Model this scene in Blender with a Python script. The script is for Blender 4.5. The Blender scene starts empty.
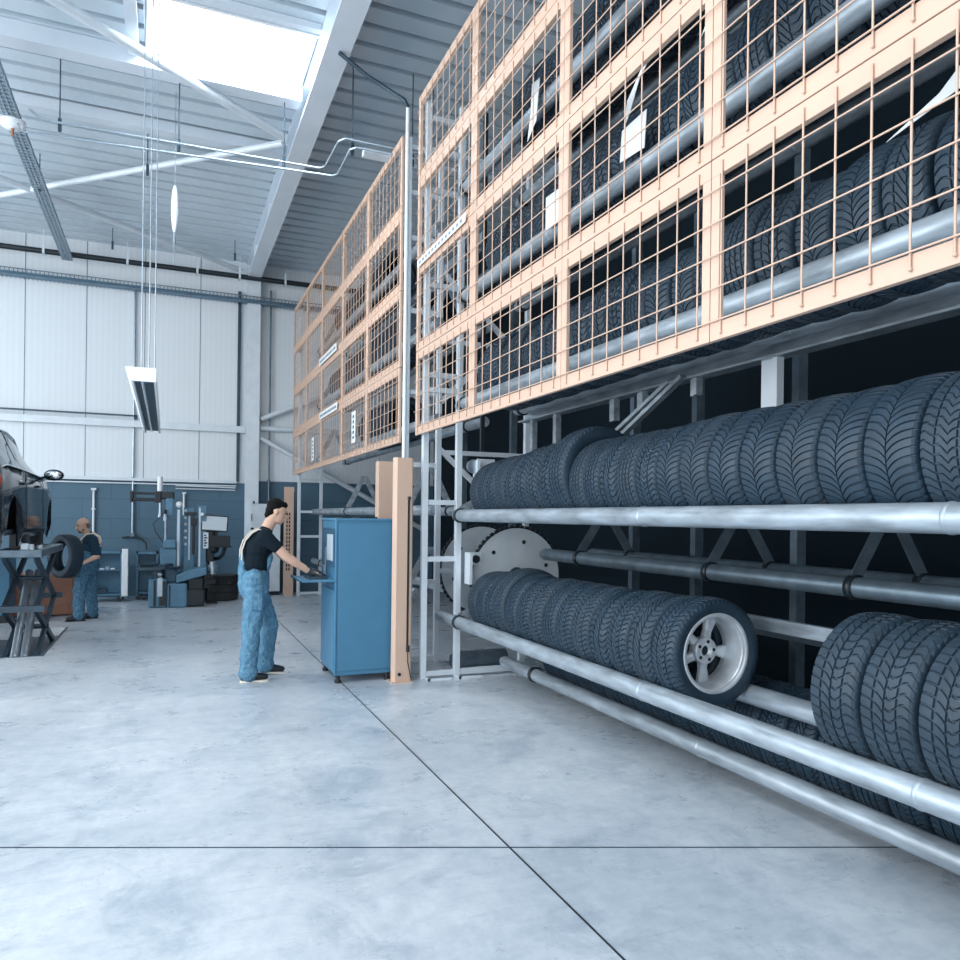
import bpy, bmesh, math, random
from mathutils import Vector, Matrix
random.seed(7)
PI = math.pi
S = bpy.context.scene
C = S.collection
R = math.radians

# ------------------------------------------------------------ camera
cd = bpy.data.cameras.new('camera'); cam = bpy.data.objects.new('camera', cd); C.objects.link(cam)
cd.sensor_width = 36; cd.lens = 28.125
cd.shift_x = 0.0; cd.shift_y = 37.8/960
cd.clip_start = 0.05; cd.clip_end = 200
TH = math.atan(313/750.)
cam.location = (0, 0, 1.62)
cam.rotation_mode = 'QUATERNION'
cam.rotation_quaternion = (Matrix.Rotation(-TH, 3, 'Z') @ Matrix.Rotation(PI/2, 3, 'X') @ Matrix.Rotation(0.012, 3, 'Z')).to_quaternion()
S.camera = cam
# ------------------------------------------------------------ world, exposure
S.view_settings.view_transform = 'Standard'; S.view_settings.look = 'None'
S.view_settings.gamma = 1; S.view_settings.exposure = 0.50
w = bpy.data.worlds.new('sky'); S.world = w; w.use_nodes = True
bg = w.node_tree.nodes['Background']; bg.inputs[0].default_value = (.88, .95, 1.0, 1); bg.inputs[1].default_value = 1.35

def area(name, loc, rot, sx, sy, power, col=(.93, .97, 1.0)):
    l = bpy.data.lights.new(name, 'AREA'); l.shape = 'RECTANGLE'; l.size = sx; l.size_y = sy; l.energy = power; l.color = col
    o = bpy.data.objects.new(name, l); C.objects.link(o); o.location = loc; o.rotation_euler = rot
    return o
area('added_left_light', (-7.5, 6.0, 3.4), (0, R(-90), 0), 5.0, 14.0, 500)      # added area light for the open, unseen left side; no gates modelled
area('skylight_and_fill', (0.6, 8.6, 7.4), (0, 0, 0), 1.5, .9, 90)  # daylight over the skylight opening
area('skylight_and_fill', (-2.0, 2.0, 6.75), (0, 0, 0), 5.0, 2.0, 170)  # added overhead fill below the closed deck; no skylight opens here

# ------------------------------------------------------------ materials
def mat(name, col, rough=.5, metal=0., noise=0., nscale=8., bump=0., bscale=40., spec=.5, col2=None, detail=4., stretch=None):
    m = bpy.data.materials.new(name); m.use_nodes = True
    nt = m.node_tree; b = nt.nodes['Principled BSDF']
    b.inputs['Roughness'].default_value = rough; b.inputs['Metallic'].default_value = metal
    b.inputs['Specular IOR Level'].default_value = spec
    b.inputs['Base Color'].default_value = (*col, 1)
    if noise or bump:
        tc = nt.nodes.new('ShaderNodeTexCoord'); src = tc.outputs['Object']
        if stretch:
            mp = nt.nodes.new('ShaderNodeMapping'); mp.inputs['Scale'].default_value = stretch
            nt.links.new(src, mp.inputs[0]); src = mp.outputs[0]
    if noise:
        n = nt.nodes.new('ShaderNodeTexNoise'); n.inputs['Scale'].default_value = nscale; n.inputs['Detail'].default_value = detail
        nt.links.new(src, n.inputs['Vector'])
        r = nt.nodes.new('ShaderNodeValToRGB'); r.color_ramp.elements[0].position = .3; r.color_ramp.elements[1].position = .7
        c2 = col2 or tuple(c*(1-noise) for c in col)
        r.color_ramp.elements[0].color = (*c2, 1); r.color_ramp.elements[1].color = (*col, 1)
        nt.links.new(n.outputs[0], r.inputs[0]); nt.links.new(r.outputs[0], b.inputs['Base Color'])
    if bump:
        n2 = nt.nodes.new('ShaderNodeTexNoise'); n2.inputs['Scale'].default_value = bscale; n2.inputs['Detail'].default_value = 5
        nt.links.new(src, n2.inputs['Vector'])
        bp = nt.nodes.new('ShaderNodeBump'); bp.inputs['Strength'].default_value = bump; bp.inputs['Distance'].default_value = .02
        nt.links.new(n2.outputs[0], bp.inputs['Height']); nt.links.new(bp.outputs[0], b.inputs['Normal'])
    return m

M = {}
M['beige'] = mat('beige_paint', (.665, .465, .355), .5, 0, .05, 3)
M['galv'] = mat('galvanised_pipe', (.50, .58, .65), .40, .45, .50, 16, .06, 60, stretch=(1, .25, 1))
M['galvdark'] = mat('aged_galvanised', (.20, .27, .33), .4, .6, .4, 7, .05, 60)
M['white_steel'] = mat('white_steel', (.72, .79, .85), .45, .1, .10, 5)
M['beam'] = mat('beam_paint', (.66, .73, .80), .5, .05, .08, 2)
M['deck'] = mat('deck_sheet', (.60, .69, .76), .4, .1, .08, 1.5)
M['rubber'] = mat('rubber', (.020, .046, .075), .48, 0, .35, 14, .12, 220, spec=.5)
M['rubber2'] = mat('rubber_worn', (.030, .055, .082), .52, 0, .35, 9, .12, 180, spec=.45)
M['black'] = mat('black_plastic', (.010, .017, .024), .4)
M['galv2'] = mat('grey_wire', (.34, .42, .48), .45, .4)
M['darksteel'] = mat('dark_steel', (.05, .085, .12), .4, .3, .3, 10)
M['steel'] = mat('steel', (.45, .54, .62), .3, .7, .2, 12)
M['alloy'] = mat('alloy', (.76, .81, .86), .36, .35, .35, 9, .05, 30, detail=8)
M['disc'] = mat('disc_grey', (.66, .72, .77), .5, .1, .12, 6)
M['white'] = mat('white_enamel', (.82, .86, .90), .4)
M['paper'] = mat('paper', (.85, .88, .90), .7)
M['blue'] = mat('cabinet_blue', (.065, .215, .355), .42, .0, .07, 6)
M['blue2'] = mat('machine_blue', (.11, .25, .37), .4, .1, .2, 8)
M['darkblue'] = mat('panel_dark_blue', (.03, .10, .17), .3)
M['blackpaint'] = mat('car_paint', (.004, .009, .016), .08, .0, spec=.30)
M['glass'] = mat('car_glass', (.10, .16, .20), .04, .0, spec=1.0)
M['tail'] = mat('tail_light', (.45, .07, .05), .2)
M['chrome'] = mat('chrome', (.8, .84, .87), .12, 1)
M['orange'] = mat('orange_paint', (.44, .20, .125), .5, 0, .3, 5)
M['denim'] = mat('denim', (.155, .315, .44), .85, 0, .45, 22, 1.0, 34, spec=.15, col2=(.08, .20, .31))
M['denim2'] = mat('denim_dark', (.13, .27, .38), .85, 0, .45, 40, .9, 36, spec=.15, col2=(.03, .10, .18))
M['tee'] = mat('black_tee', (.008, .016, .024), .9, 0, 0, 1, .4, 18, spec=.15)
M['navy'] = mat('navy_shirt', (.018, .045, .075), .9, 0, 0, 1, .4, 18, spec=.15)
M['skin'] = mat('skin', (.66, .42, .31), .5, 0, .08, 12, spec=.35)
M['hair'] = mat('hair', (.005, .0045, .005), .7, 0, .3, 30, .5, 80, spec=.15)
M['stubble'] = mat('stubble', (.20, .15, .12), .8)
M['glove'] = mat('glove', (.03, .045, .06), .7, 0, .2, 20)
M['cream'] = mat('cream_strap', (.78, .72, .62), .8)
M['screen'] = mat('screen', (.60, .68, .74), .15)
M['brownrub'] = mat('dusty_rubber', (.055, .06, .065), .8, 0, .3, 12)
M['shadewall'] = mat('shade_dark_wall', (.005, .014, .022), .8, spec=.2)  # near-black colour stands in for the unlit depth behind the racks
M['tray'] = mat('drip_sheet', (.07, .13, .19), .35, .2, .3, 5, .3, 8)

def floor_mat():
    m = bpy.data.materials.new('concrete'); m.use_nodes = True; nt = m.node_tree; b = nt.nodes['Principled BSDF']
    tc = nt.nodes.new('ShaderNodeTexCoord')
    def noise(s, d, rough=.6, dist=0):
        n = nt.nodes.new('ShaderNodeTexNoise'); n.inputs['Scale'].default_value = s; n.inputs['Detail'].default_value = d
        n.inputs['Roughness'].default_value = rough; n.inputs['Distortion'].default_value = dist
        nt.links.new(tc.outputs['Object'], n.inputs['Vector']); return n
    def ramp(n, p0, c0, p1, c1):
        r = nt.nodes.new('ShaderNodeValToRGB'); r.color_ramp.elements[0].position = p0; r.color_ramp.elements[1].position = p1
        r.color_ramp.elements[0].color = (*c0, 1); r.color_ramp.elements[1].color = (*c1, 1); nt.links.new(n.outputs[0], r.inputs[0]); return r
    def mix(a, b_, f, mode='MULTIPLY'):
        x = nt.nodes.new('ShaderNodeMix'); x.data_type = 'RGBA'; x.blend_type = mode; x.inputs[0].default_value = f
        nt.links.new(a, x.inputs[6]); nt.links.new(b_, x.inputs[7]); return x.outputs[2]
    big = ramp(noise(.55, 9, .62, .3), .36, (.50, .56, .62), .62, (.72, .76, .80))
    fine = ramp(noise(9, 8, .75), .36, (.80, .83, .86), .62, (1, 1, 1))
    blot = ramp(noise(1.7, 7, .7, 1.2), .34, (.68, .73, .78), .50, (1, 1, 1))
    scr = nt.nodes.new('ShaderNodeTexNoise'); mp = nt.nodes.new('ShaderNodeMapping'); mp.inputs['Scale'].default_value = (1.2, 9, 1); mp.inputs['Rotation'].default_value = (0, 0, .5)
    nt.links.new(tc.outputs['Object'], mp.inputs[0]); nt.links.new(mp.outputs[0], scr.inputs['Vector']); scr.inputs['Scale'].default_value = 3; scr.inputs['Detail'].default_value = 8
    scrr = ramp(scr, .30, (.84, .86, .88), .42, (1, 1, 1))
    o = mix(big.outputs[0], fine.outputs[0], 1); o = mix(o, blot.outputs[0], .75); o = mix(o, scrr.outputs[0], .7)
    nt.links.new(o, b.inputs['Base Color'])
    rr = ramp(noise(2.2, 6, .7), .3, (.22,)*3, .7, (.42,)*3); nt.links.new(rr.outputs[0], b.inputs['Roughness'])
    b.inputs['Specular IOR Level'].default_value = .5
    return m
M['floor'] = floor_mat()

def wall_mat():
    # painted concrete blocks below, ribbed white sheet panels above: two materials
    m = bpy.data.materials.new('painted_blocks'); m.use_nodes = True; nt = m.node_tree; b = nt.nodes['Principled BSDF']
    tc = nt.nodes.new('ShaderNodeTexCoord'); mp = nt.nodes.new('ShaderNodeMapping'); mp.inputs['Rotation'].default_value = (R(-90), 0, 0)
    nt.links.new(tc.outputs['Object'], mp.inputs[0])
    br = nt.nodes.new('ShaderNodeTexBrick'); br.inputs['Scale'].default_value = 1; br.inputs['Brick Width'].default_value = 1.0; br.inputs['Row Height'].default_value = .38
    br.inputs['Mortar Size'].default_value = .007; br.inputs['Color1'].default_value = (.075, .150, .215, 1); br.inputs['Color2'].default_value = (.083, .162, .228, 1); br.inputs['Mortar'].default_value = (.055, .115, .17, 1)
    nt.links.new(mp.outputs[0], br.inputs['Vector']); nt.links.new(br.outputs[0], b.inputs['Base Color']); b.inputs['Roughness'].default_value = .6
    m2 = bpy.data.materials.new('ribbed_panels'); m2.use_nodes = True; nt = m2.node_tree; b = nt.nodes['Principled BSDF']
    tc = nt.nodes.new('ShaderNodeTexCoord'); wv = nt.nodes.new('ShaderNodeTexWave'); wv.inputs['Scale'].default_value = 3.2; wv.inputs['Distortion'].default_value = 0
    nt.links.new(tc.outputs['Object'], wv.inputs['Vector'])
    r = nt.nodes.new('ShaderNodeValToRGB'); r.color_ramp.elements[0].color = (.74, .79, .83, 1); r.color_ramp.elements[1].color = (.77, .82, .86, 1)
    nt.links.new(wv.outputs[0], r.inputs[0]); nt.links.new(r.outputs[0], b.inputs['Base Color']); b.inputs['Roughness'].default_value = .5
    bp = nt.nodes.new('ShaderNodeBump'); bp.inputs['Strength'].default_value = .06; bp.inputs['Distance'].default_value = .01
    nt.links.new(wv.outputs[0], bp.inputs['Height']); nt.links.new(bp.outputs[0], b.inputs['Normal'])
    return m, m2
M['blocks'], M['panels'] = wall_mat()
def skyl():
    m = bpy.data.materials.new('skylight_dome'); m.use_nodes = True; nt = m.node_tree; nt.nodes.clear()
    o = nt.nodes.new('ShaderNodeOutputMaterial'); a = nt.nodes.new('ShaderNodeBsdfTranslucent'); t = nt.nodes.new('ShaderNodeBsdfTransparent')
    a.inputs[0].default_value = (.95, .97, 1, 1); x = nt.nodes.new('ShaderNodeMixShader'); x.inputs[0].default_value = .6
    nt.links.new(a.outputs[0], x.inputs[1]); nt.links.new(t.outputs[0], x.inputs[2]); nt.links.new(x.outputs[0], o.inputs[0]); return m
M['dome'] = skyl()

# ------------------------------------------------------------ mesh helpers
class MB:
    def __init__(s): s.v = []; s.f = []; s.sm = []
    def add(s, vs, fs, smooth=False):
        n = len(s.v); s.v += [tuple(v) for v in vs]; s.f += [tuple(i+n for i in f) for f in fs]; s.sm += [smooth]*len(fs); return s
    def box(s, x0, x1, y0, y1, z0, z1, mtx=None):
        vs = [Vector(p) for p in ((x0,y0,z0),(x1,y0,z0),(x1,y1,z0),(x0,y1,z0),(x0,y0,z1),(x1,y0,z1),(x1,y1,z1),(x0,y1,z1))]
        if mtx: vs = [mtx @ v for v in vs]
        return s.add(vs, [(0,3,2,1),(4,5,6,7),(0,1,5,4),(1,2,6,5),(2,3,7,6),(3,0,4,7)])
    def cbox(s, x, y, z, sx, sy, sz, mtx=None): return s.box(x-sx/2, x+sx/2, y-sy/2, y+sy/2, z-sz/2, z+sz/2, mtx)
    def bar(s, a, b, w, h=None, up=(0,0,1)):
        a, b = Vector(a), Vector(b); d = (b-a); L = d.length; d.normalize(); up = Vector(up)
        if abs(d.dot(up)) > .98: up = Vector((0,1,0))
        x = d.cross(up).normalized(); z = x.cross(d).normalized(); h = h or w
        vs = []
        for p in (a, b):
            for sx, sz in ((-1,-1),(1,-1),(1,1),(-1,1)): vs.append(p + x*sx*w/2 + z*sz*h/2)
        return s.add(vs, [(0,1,2,3),(7,6,5,4),(0,4,5,1),(1,5,6,2),(2,6,7,3),(3,7,4,0)])
    def tube(s, pts, r, n=12, cap=True, rs=None):
        pts = [Vector(p) for p in pts]; rings = []; prev = None
        for i, p in enumerate(pts):
            d = (pts[min(i+1, len(pts)-1)] - pts[max(i-1, 0)]).normalized()
            up = Vector((0,0,1)) if abs(d.z) < .95 else Vector((0,1,0))
            if prev is None: x = d.cross(up).normalized()
            else: x = (prev - d*prev.dot(d)).normalized()
            prev = x; y = d.cross(x); rr = rs[i] if rs else r
            rings.append([p + (x*math.cos(2*PI*k/n) + y*math.sin(2*PI*k/n))*rr for k in range(n)])
        vs = [v for r_ in rings for v in r_]; fs = []
        for i in range(len(pts)-1):
            for k in range(n): fs.append((i*n+k, i*n+(k+1)%n, (i+1)*n+(k+1)%n, (i+1)*n+k))
        s.add(vs, fs, True)
        if cap:
            m = len(pts)-1
            s.add(rings[0], [tuple(reversed(range(n)))]); s.add(rings[m], [tuple(range(n))])
        return s
    def cyl(s, a, b, r, n=16, r2=None): return s.tube([a, b], r, n, True, [r, r if r2 is None else r2])
    def ball(s, c, r, n=12, rot=None):
        if not isinstance(r, (tuple, list)): r = (r, r, r)
        c = Vector(c); vs = []; fs = []; m = n//2+1
        for i in range(m+1):
            t = PI*i/m
            for k in range(n):
                p = 2*PI*k/n; v = Vector((r[0]*math.sin(t)*math.cos(p), r[1]*math.sin(t)*math.sin(p), r[2]*math.cos(t)))
                if rot: v = rot @ v
                vs.append(c+v)
        for i in range(m):
            for k in range(n): fs.append((i*n+k, (i+1)*n+k, (i+1)*n+(k+1)%n, i*n+(k+1)%n))
        return s.add(vs, fs, True)
    def limb(s, a, b, r0, r1, n=12):
        s.tube([a, b], r0, n, True, [r0, r1]); s.ball(a, r0, n); s.ball(b, r1, n); return s
    def lathe(s, prof, c, axis='Y', n=48, closed=False, smooth=True):
        vs = []; fs = []; c = Vector(c); m = len(prof)
        for k in range(n):
            a = 2*PI*k/n
            for (t, r) in prof:
                if axis == 'Y': v = Vector((-r*math.cos(a), t, r*math.sin(a)))
                elif axis == 'Z': v = Vector((r*math.cos(a), r*math.sin(a), t))
                else: v = Vector((t, r*math.cos(a), r*math.sin(a)))
                vs.append(c+v)
        for k in range(n):
            for i in range(m if closed else m-1):
                j = (i+1) % m; fs.append((k*m+i, k*m+j, ((k+1)%n)*m+j, ((k+1)%n)*m+i))
        return s.add(vs, fs, smooth)
    def prism(s, poly, axis, t0, t1):
        def P(u, v, t): return (t,u,v) if axis == 'X' else ((u,t,v) if axis == 'Y' else (u,v,t))
        n = len(poly); vs = [P(u,v,t0) for u,v in poly] + [P(u,v,t1) for u,v in poly]
        fs = [tuple(range(n)), tuple(reversed(range(n,2*n)))] + [(i, i+n, (i+1)%n+n, (i+1)%n) for i in range(n)]
        return s.add(vs, fs)
    def mesh(s, name):
        me = bpy.data.meshes.new(name); me.from_pydata(s.v, [], s.f)
        me.polygons.foreach_set('use_smooth', s.sm); me.update()
        bm = bmesh.new(); bm.from_mesh(me); bmesh.ops.recalc_face_normals(bm, faces=bm.faces); bm.to_mesh(me); bm.free()
        return me
    def build(s, name, m, parent=None, bevel=0):
        me = s.mesh(name); me.materials.append(M[m] if isinstance(m, str) else m)
        o = bpy.data.objects.new(name, me); C.objects.link(o)
        if parent:
            o.parent = parent; o.matrix_parent_inverse = parent_inv(parent)
        if bevel:
            bv = o.modifiers.new('bevel', 'BEVEL'); bv.width = bevel; bv.segments = 2; bv.limit_method = 'ANGLE'
        return o
def parent_inv(p):
    m = Matrix.Translation(p.location)
    q = p.parent
    while q: m = Matrix.Translation(q.location) @ m; q = q.parent
    return m.inverted() if p.type == 'EMPTY' else Matrix.Identity(4)
def tag(o, label, cat, group=None, kind=None):
    if label: o['label'] = label
    if cat: o['category'] = cat
    if group: o['group'] = group
    if kind: o['kind'] = kind
    return o
def thing(name, loc, label, cat, group=None):
    e = bpy.data.objects.new(name, None); C.objects.link(e); e.location = loc; e.empty_display_size = .1
    return tag(e, label, cat, group)
def struct(name, mb, m, parent=None):
    o = mb.build(name, m, parent)
    if not parent: o['kind'] = 'structure'
    return o
ORD = ['first','second','third','fourth','fifth','sixth','seventh','eighth','ninth','tenth','eleventh','twelfth','thirteenth','fourteenth','fifteenth','sixteenth','seventeenth','eighteenth','nineteenth','twentieth','twenty-first','twenty-second','twenty-third','twenty-fourth','twenty-fifth','twenty-sixth','twenty-seventh','twenty-eighth','twenty-ninth','thirtieth','thirty-first','thirty-second']
ROWN = ['bottom','second lowest','second highest','top']

# ------------------------------------------------------------ the hall
ZD = 6.82; YW = 16.16; XL = -9.0; XR = 5.6
PX0, PX1, PY0, PY1 = -3.5, -1.30, 9.72, 12.05      # shallow recess of the car lift
for q in ((XL, PX0, PY0, PY1, 0), (PX1, XR, PY0, PY1, 0), (XL, XR, -5, PY0, 0), (XL, XR, PY1, YW+.3, 0)): struct('floor', MB().box(q[0], q[1], q[2], q[3], -.2, 0), 'floor')
struct('floor', MB().box(PX0, PX1, PY0, PY1, -.3, -.14), 'darksteel')
struct('trim_5', MB().box(PX0, PX1+.03, PY0-.03, PY0, 0, .006).box(PX1, PX1+.03, PY0, PY1, 0, .006), 'galvdark')
def joint(a, b, wd=.008):
    a = Vector((*a, .0015)); b = Vector((*b, .0015)); return MB().bar(a, b, wd, .003)
struct('trim_1', joint((1.56, -2), (1.60, 16)), 'black')
d = Vector((3.82, -1.47, 0)).normalized()
struct('trim_2', joint((1.52-7*d.x, 3.36-7*d.y), (1.52+4.0*d.x, 3.36-0+4.0*d.y), .007), 'darksteel')
mb = MB().box(XL, 1.70, YW, YW+.3, 0, 2.27); struct('wall_back', mb, 'blocks')
struct('wall_back', MB().box(XL, 1.70, YW, YW+.3, 2.27, ZD+.2), 'panels')
struct('wall_back', MB().box(1.70, XR, YW+.05, YW+.3, 0, 2.33), 'blocks')
struct('wall_back', MB().box(1.70, XR, YW+.05, YW+.3, 2.33, ZD+.2), 'panels')
struct('wall_right', MB().box(XR, XR+.2, -5, YW+.3, 0, ZD+.2), 'shadewall')
# corrugated roof deck, with the skylight opening left out
def deck(x0, x1, y0, y1, n=None):
    mb = MB(); p = .33; prof = []
    y = y0
    while y < y1-1e-6:
        prof += [(y, ZD), (y+.215, ZD), (y+.225, ZD+.17), (y+.295, ZD+.17), (y+.305, ZD)]; y += p
    prof.append((y, ZD)); vs = []; fs = []
    for (yy, z) in prof: vs += [(x0, yy, z), (x1, yy, z)]
    for i in range(len(prof)-1): fs.append((2*i, 2*i+1, 2*i+3, 2*i+2))
    return mb.add(vs, fs)
SX0, SX1 = -.24, 1.44; SY0 = -5+.33*40; SY1 = -5+.33*43
mb = deck(XL, SX0, -5, YW); d2 = deck(SX1, XR, -5, YW); d3 = deck(SX0, SX1, -5, SY0); d4 = deck(SX0, SX1, SY1, YW)
for q in (d2, d3, d4): mb.add(q.v, q.f)
struct('ceiling', mb, 'deck')
struct('ceiling', MB().box(XL, SX0-.04, -5, YW, ZD+.2, ZD+.3).box(SX1+.04, XR, -5, YW, ZD+.2, ZD+.3).box(SX0-.04, SX1+.04, -5, SY0-.04, ZD+.2, ZD+.3).box(SX0-.04, SX1+.04, SY1+.04, YW, ZD+.2, ZD+.3), 'deck')
struct('trim_6', MB().box(SX1, SX1+.04, SY0, SY1, ZD-.03, ZD+.5), 'galvdark')
mb = MB().box(SX0-.04, SX0, SY0, SY1, ZD-.03, ZD+.5).box(SX0-.04, SX1+.04, SY0-.04, SY0, ZD-.03, ZD+.5).box(SX0-.04, SX1+.04, SY1, SY1+.04, ZD-.03, ZD+.5)
struct('trim_3', mb, 'white')
tag(MB().add([(SX0-.05, SY0-.05, ZD+.501), (SX1+.05, SY0-.05, ZD+.501), (SX1+.05, SY1+.05, ZD+.501), (SX0-.05, SY1+.05, ZD+.501)], [(0, 1, 2, 3)]).build('window_1', 'dome'), None, None, None, 'structure')
# roof members
def ibeam(name, x0, x1, y0, y1, z0, z1, label, along='Y'):
    t = .03
    if along == 'Y':
        mb = MB().box(x0, x1, y0, y1, z0, z0+t).box(x0, x1, y0, y1, z1-t, z1).box((x0+x1)/2-.012, (x0+x1)/2+.012, y0, y1, z0+t, z1-t)
        y = y0+.8
        while y < y1: mb.box(x0+.02, x1-.02, y-.006, y+.006, z0+t, z1-t); y += 2.1
    else:
        mb = MB().box(x0, x1, y0, y1, z0, z0+t).box(x0, x1, y0, y1, z1-t, z1).box(x0, x1, (y0+y1)/2-.01, (y0+y1)/2+.01, z0+t, z1-t)
    return tag(mb.build(name, 'beam'), label, 'beam')
ibeam('roof_beam', 1.46, 1.72, -4.8, YW-.02, 6.46, ZD-.005, 'large pale grey steel roof beam running to the column on the back wall')
for y, wd, lb in ((9.32, .22, 'wide pale purlin directly behind the skylight'), (10.85, .16, 'pale purlin crossing the roof second behind the skylight'), (8.02, .08, 'narrow pale purlin in front of the skylight')):
    tag(MB().box(XL, 1.45, y-wd/2, y+wd/2, ZD-wd*.9, ZD-.005).build('roof_purlin', 'beam'), lb, 'purlin')
tag(MB().box(SX0-.22, SX0-.10, 5.0, 9.18, ZD-.12, ZD-.005).build('roof_trimmer', 'beam'), 'short pale steel member along the left side of the skylight', 'beam')
def brace(a, b, r, lb):
    t = thing('roof_brace', (a[0], a[1], a[2]), lb, 'brace', 'diagonal roof braces')
    MB().cyl(a, b, r, 14).build('tube', 'white_steel', t)
    for p, q in ((a, b), (b, a)):
        dd = (Vector(q)-Vector(p)).normalized()
        MB().bar(Vector(p)-dd*.02, Vector(p)+dd*.22, .12, .015).build('end_plate', 'white_steel', t)
brace((1.38, 10.1, 6.58), (-4.6, 5.68, 6.58), .055, 'thick white tube brace coming from the beam toward the viewer under the skylight')
brace((1.37, 10.25, 6.58), (-4.6, 15.7, 6.58), .045, 'white tube brace from the beam joint back toward the left of the wall')
brace((1.31, 15.92, 6.58), (-4.6, 11.26, 6.58), .05, 'white tube brace running from the beam end by the column forward to the left')
# steel column on the back wall and its wall bracing
t = thing('steel_column', (1.6, 16.0, 0), 'white steel column standing against the back wall under the roof beam', 'column')
MB().box(1.47, 1.73, 15.97, 15.99, 0, 6.45).box(1.47, 1.73, 16.12, 16.14, 0, 6.45).box(1.59, 1.61, 15.99, 16.12, 0, 6.45).build('shaft', 'white_steel', t)
MB().box(1.44, 1.76, 15.94, 16.15, 0, .02).build('base_plate', 'white_steel', t)
tag(MB().box(1.30, 1.36, 16.10, 16.15, 2.3, 6.2).build('cable_duct', 'darksteel'), 'dark vertical cable run left of the white steel column', 'cable')
tag(MB().box(XL, 1.46, 16.02, 16.15, 3.30, 3.43).build('wall_girt', 'white_steel'), 'pale horizontal steel rail across the white back wall', 'rail')
tag(MB().box(XL, -.55, 15.98, 16.02, 3.50, 3.53).box(-.6, -.55, 15.98, 16.02, 3.44, 3.53).build('conduit', 'darksteel'), 'thin dark conduit just above the rail on the back wall', 'pipe')
tag(MB().box(XL, 1.30, 16.04, 16.16, 2.26, 2.32).box(XL, 1.30, 16.10, 16.15, 2.20, 2.225).build('wall_sill', 'white_steel'), 'pale sill trim where white panels meet the blue wall', 'trim')
tag(MB().cyl((0.15, 16.06, 2.19), (1.28, 16.06, 2.17), .015, 8).cyl((0.15, 16.06, 2.13), (1.28, 16.06, 2.12), .012, 8).build('conduit', 'white_steel'), 'pair of thin white conduits below the sill near the column', 'pipe')
x = -8.6; mb = MB()
while x < 1.4: mb.box(x-.006, x+.006, YW-.004, YW, 2.32, ZD); x += 1.02
struct('trim_4', mb, 'galvdark')
t = thing('wall_brace', (1.75, 16.1, 3.4), 'white tubes fanning out from the column across the corner wall', 'brace')
for a, b in (((1.76, 16.10, 3.42), (5.4, 16.10, 3.42)), ((1.76, 16.06, 3.60), (5.4, 16.06, 5.2)), ((1.76, 16.06, 3.22), (5.4, 16.06, 1.3))): MB().cyl(a, b, .055, 12).build('tube', 'white_steel', t)
tag(MB().cyl((XL, 15.88, 6.44), (5.5, 15.88, 6.44), .05, 14).build('black_main_pipe', 'black'), 'black pipe along the top of the back wall', 'pipe')
for i, x in enumerate((-6.2, -4.6, -3.0, -2.15, -.75, .5, 1.3, 2.2)):
    tag(MB().box(x-.02, x+.02, 15.81, 15.825, 6.38, 6.62).box(x-.02, x+.02, 15.81, 15.95, 6.375, 6.385).box(x-.008, x+.008, 15.81, 15.82, 6.62, ZD-.002).build('pipe_hanger', 'white_steel'), 'white strap hanger holding the black pipe, %s from the left' % ORD[i], 'hanger', 'pipe hangers')
# mesh cable tray along the back wall
t = thing('cable_tray', (-2, 15.95, 6.0), 'grey mesh cable tray along the back wall under the black pipe', 'cable tray')
mb = MB(); x = XL
while x < 3.6: mb.box(x, x+.012, 15.86, 15.872, 5.94, 6.07).box(x, x+.012, 15.86, 16.1, 5.94, 5.95); x += .07
mb.box(XL, 3.6, 15.858, 15.874, 5.935, 5.955).box(XL, 3.6, 15.858, 15.874, 6.055, 6.07).box(XL, 3.6, 15.858, 15.874, 5.995, 6.005).box(XL, 3.6, 16.09, 16.10, 6.05, 6.065)
mb.build('basket', 'galvdark', t)
MB().box(XL, 3.6, 15.90, 16.07, 5.951, 6.0).build('cable_bundle', 'blue2', t)
# ladder cable tray under the roof
t = thing('cable_tray', (-1.75, 8, 6.45), 'grey mesh cable tray hanging under the roof and running to the back wall', 'cable tray')
mb = MB(); y = 4.0
while y < 15.8: mb.box(-1.84, -1.67, y, y+.02, 6.30, 6.312).box(-1.84, -1.828, y, y+.012, 6.30, 6.37).box(-1.682, -1.67, y, y+.012, 6.30, 6.37); y += .09
for xx in (-1.84, -1.79, -1.74, -1.68): mb.box(xx, xx+.012, 4.0, 15.8, 6.297, 6.31)
mb.box(-1.84, -1.828, 4, 15.8, 6.36, 6.372).box(-1.682, -1.67, 4, 15.8, 6.36, 6.372)
mb.build('basket', 'galv2', t)
MB().box(-1.82, -1.69, 4.0, 15.8, 6.313, 6.34).build('cable_bundle', 'steel', t)
# pair of slim pipes under the roof
def vl(p): return [Vector(q) for q in p]
tag(MB().tube([(-1.42, 9.33, 5.96), (-1.30, 9.40, 5.9), (1.68, 9.30, 5.9), (1.74, 9.22, 5.9), (1.76, 8.55, 5.9), (1.82, 8.45, 5.9), (4.2, 8.45, 5.9)], .013, 8).build('slim_pipe', 'steel'), 'upper of two slim steel pipes crossing under the roof beam', 'pipe')
tag(MB().tube([(-1.55, 9.50, 5.86), (-1.5, 9.55, 5.8), (1.82, 9.22, 5.8), (1.88, 9.14, 5.8), (1.88, 8.48, 5.8), (1.94, 8.40, 5.8), (4.2, 8.36, 5.8)], .013, 8).build('slim_pipe', 'steel'), 'lower of two slim steel pipes crossing under the roof beam', 'pipe')
tag(MB().box(2.05, 4.2, 8.5, 8.62, 5.80, 5.87).build('strip_duct', 'white_steel'), 'white strip duct beside the slim pipes right of the roof beam', 'duct')
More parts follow.
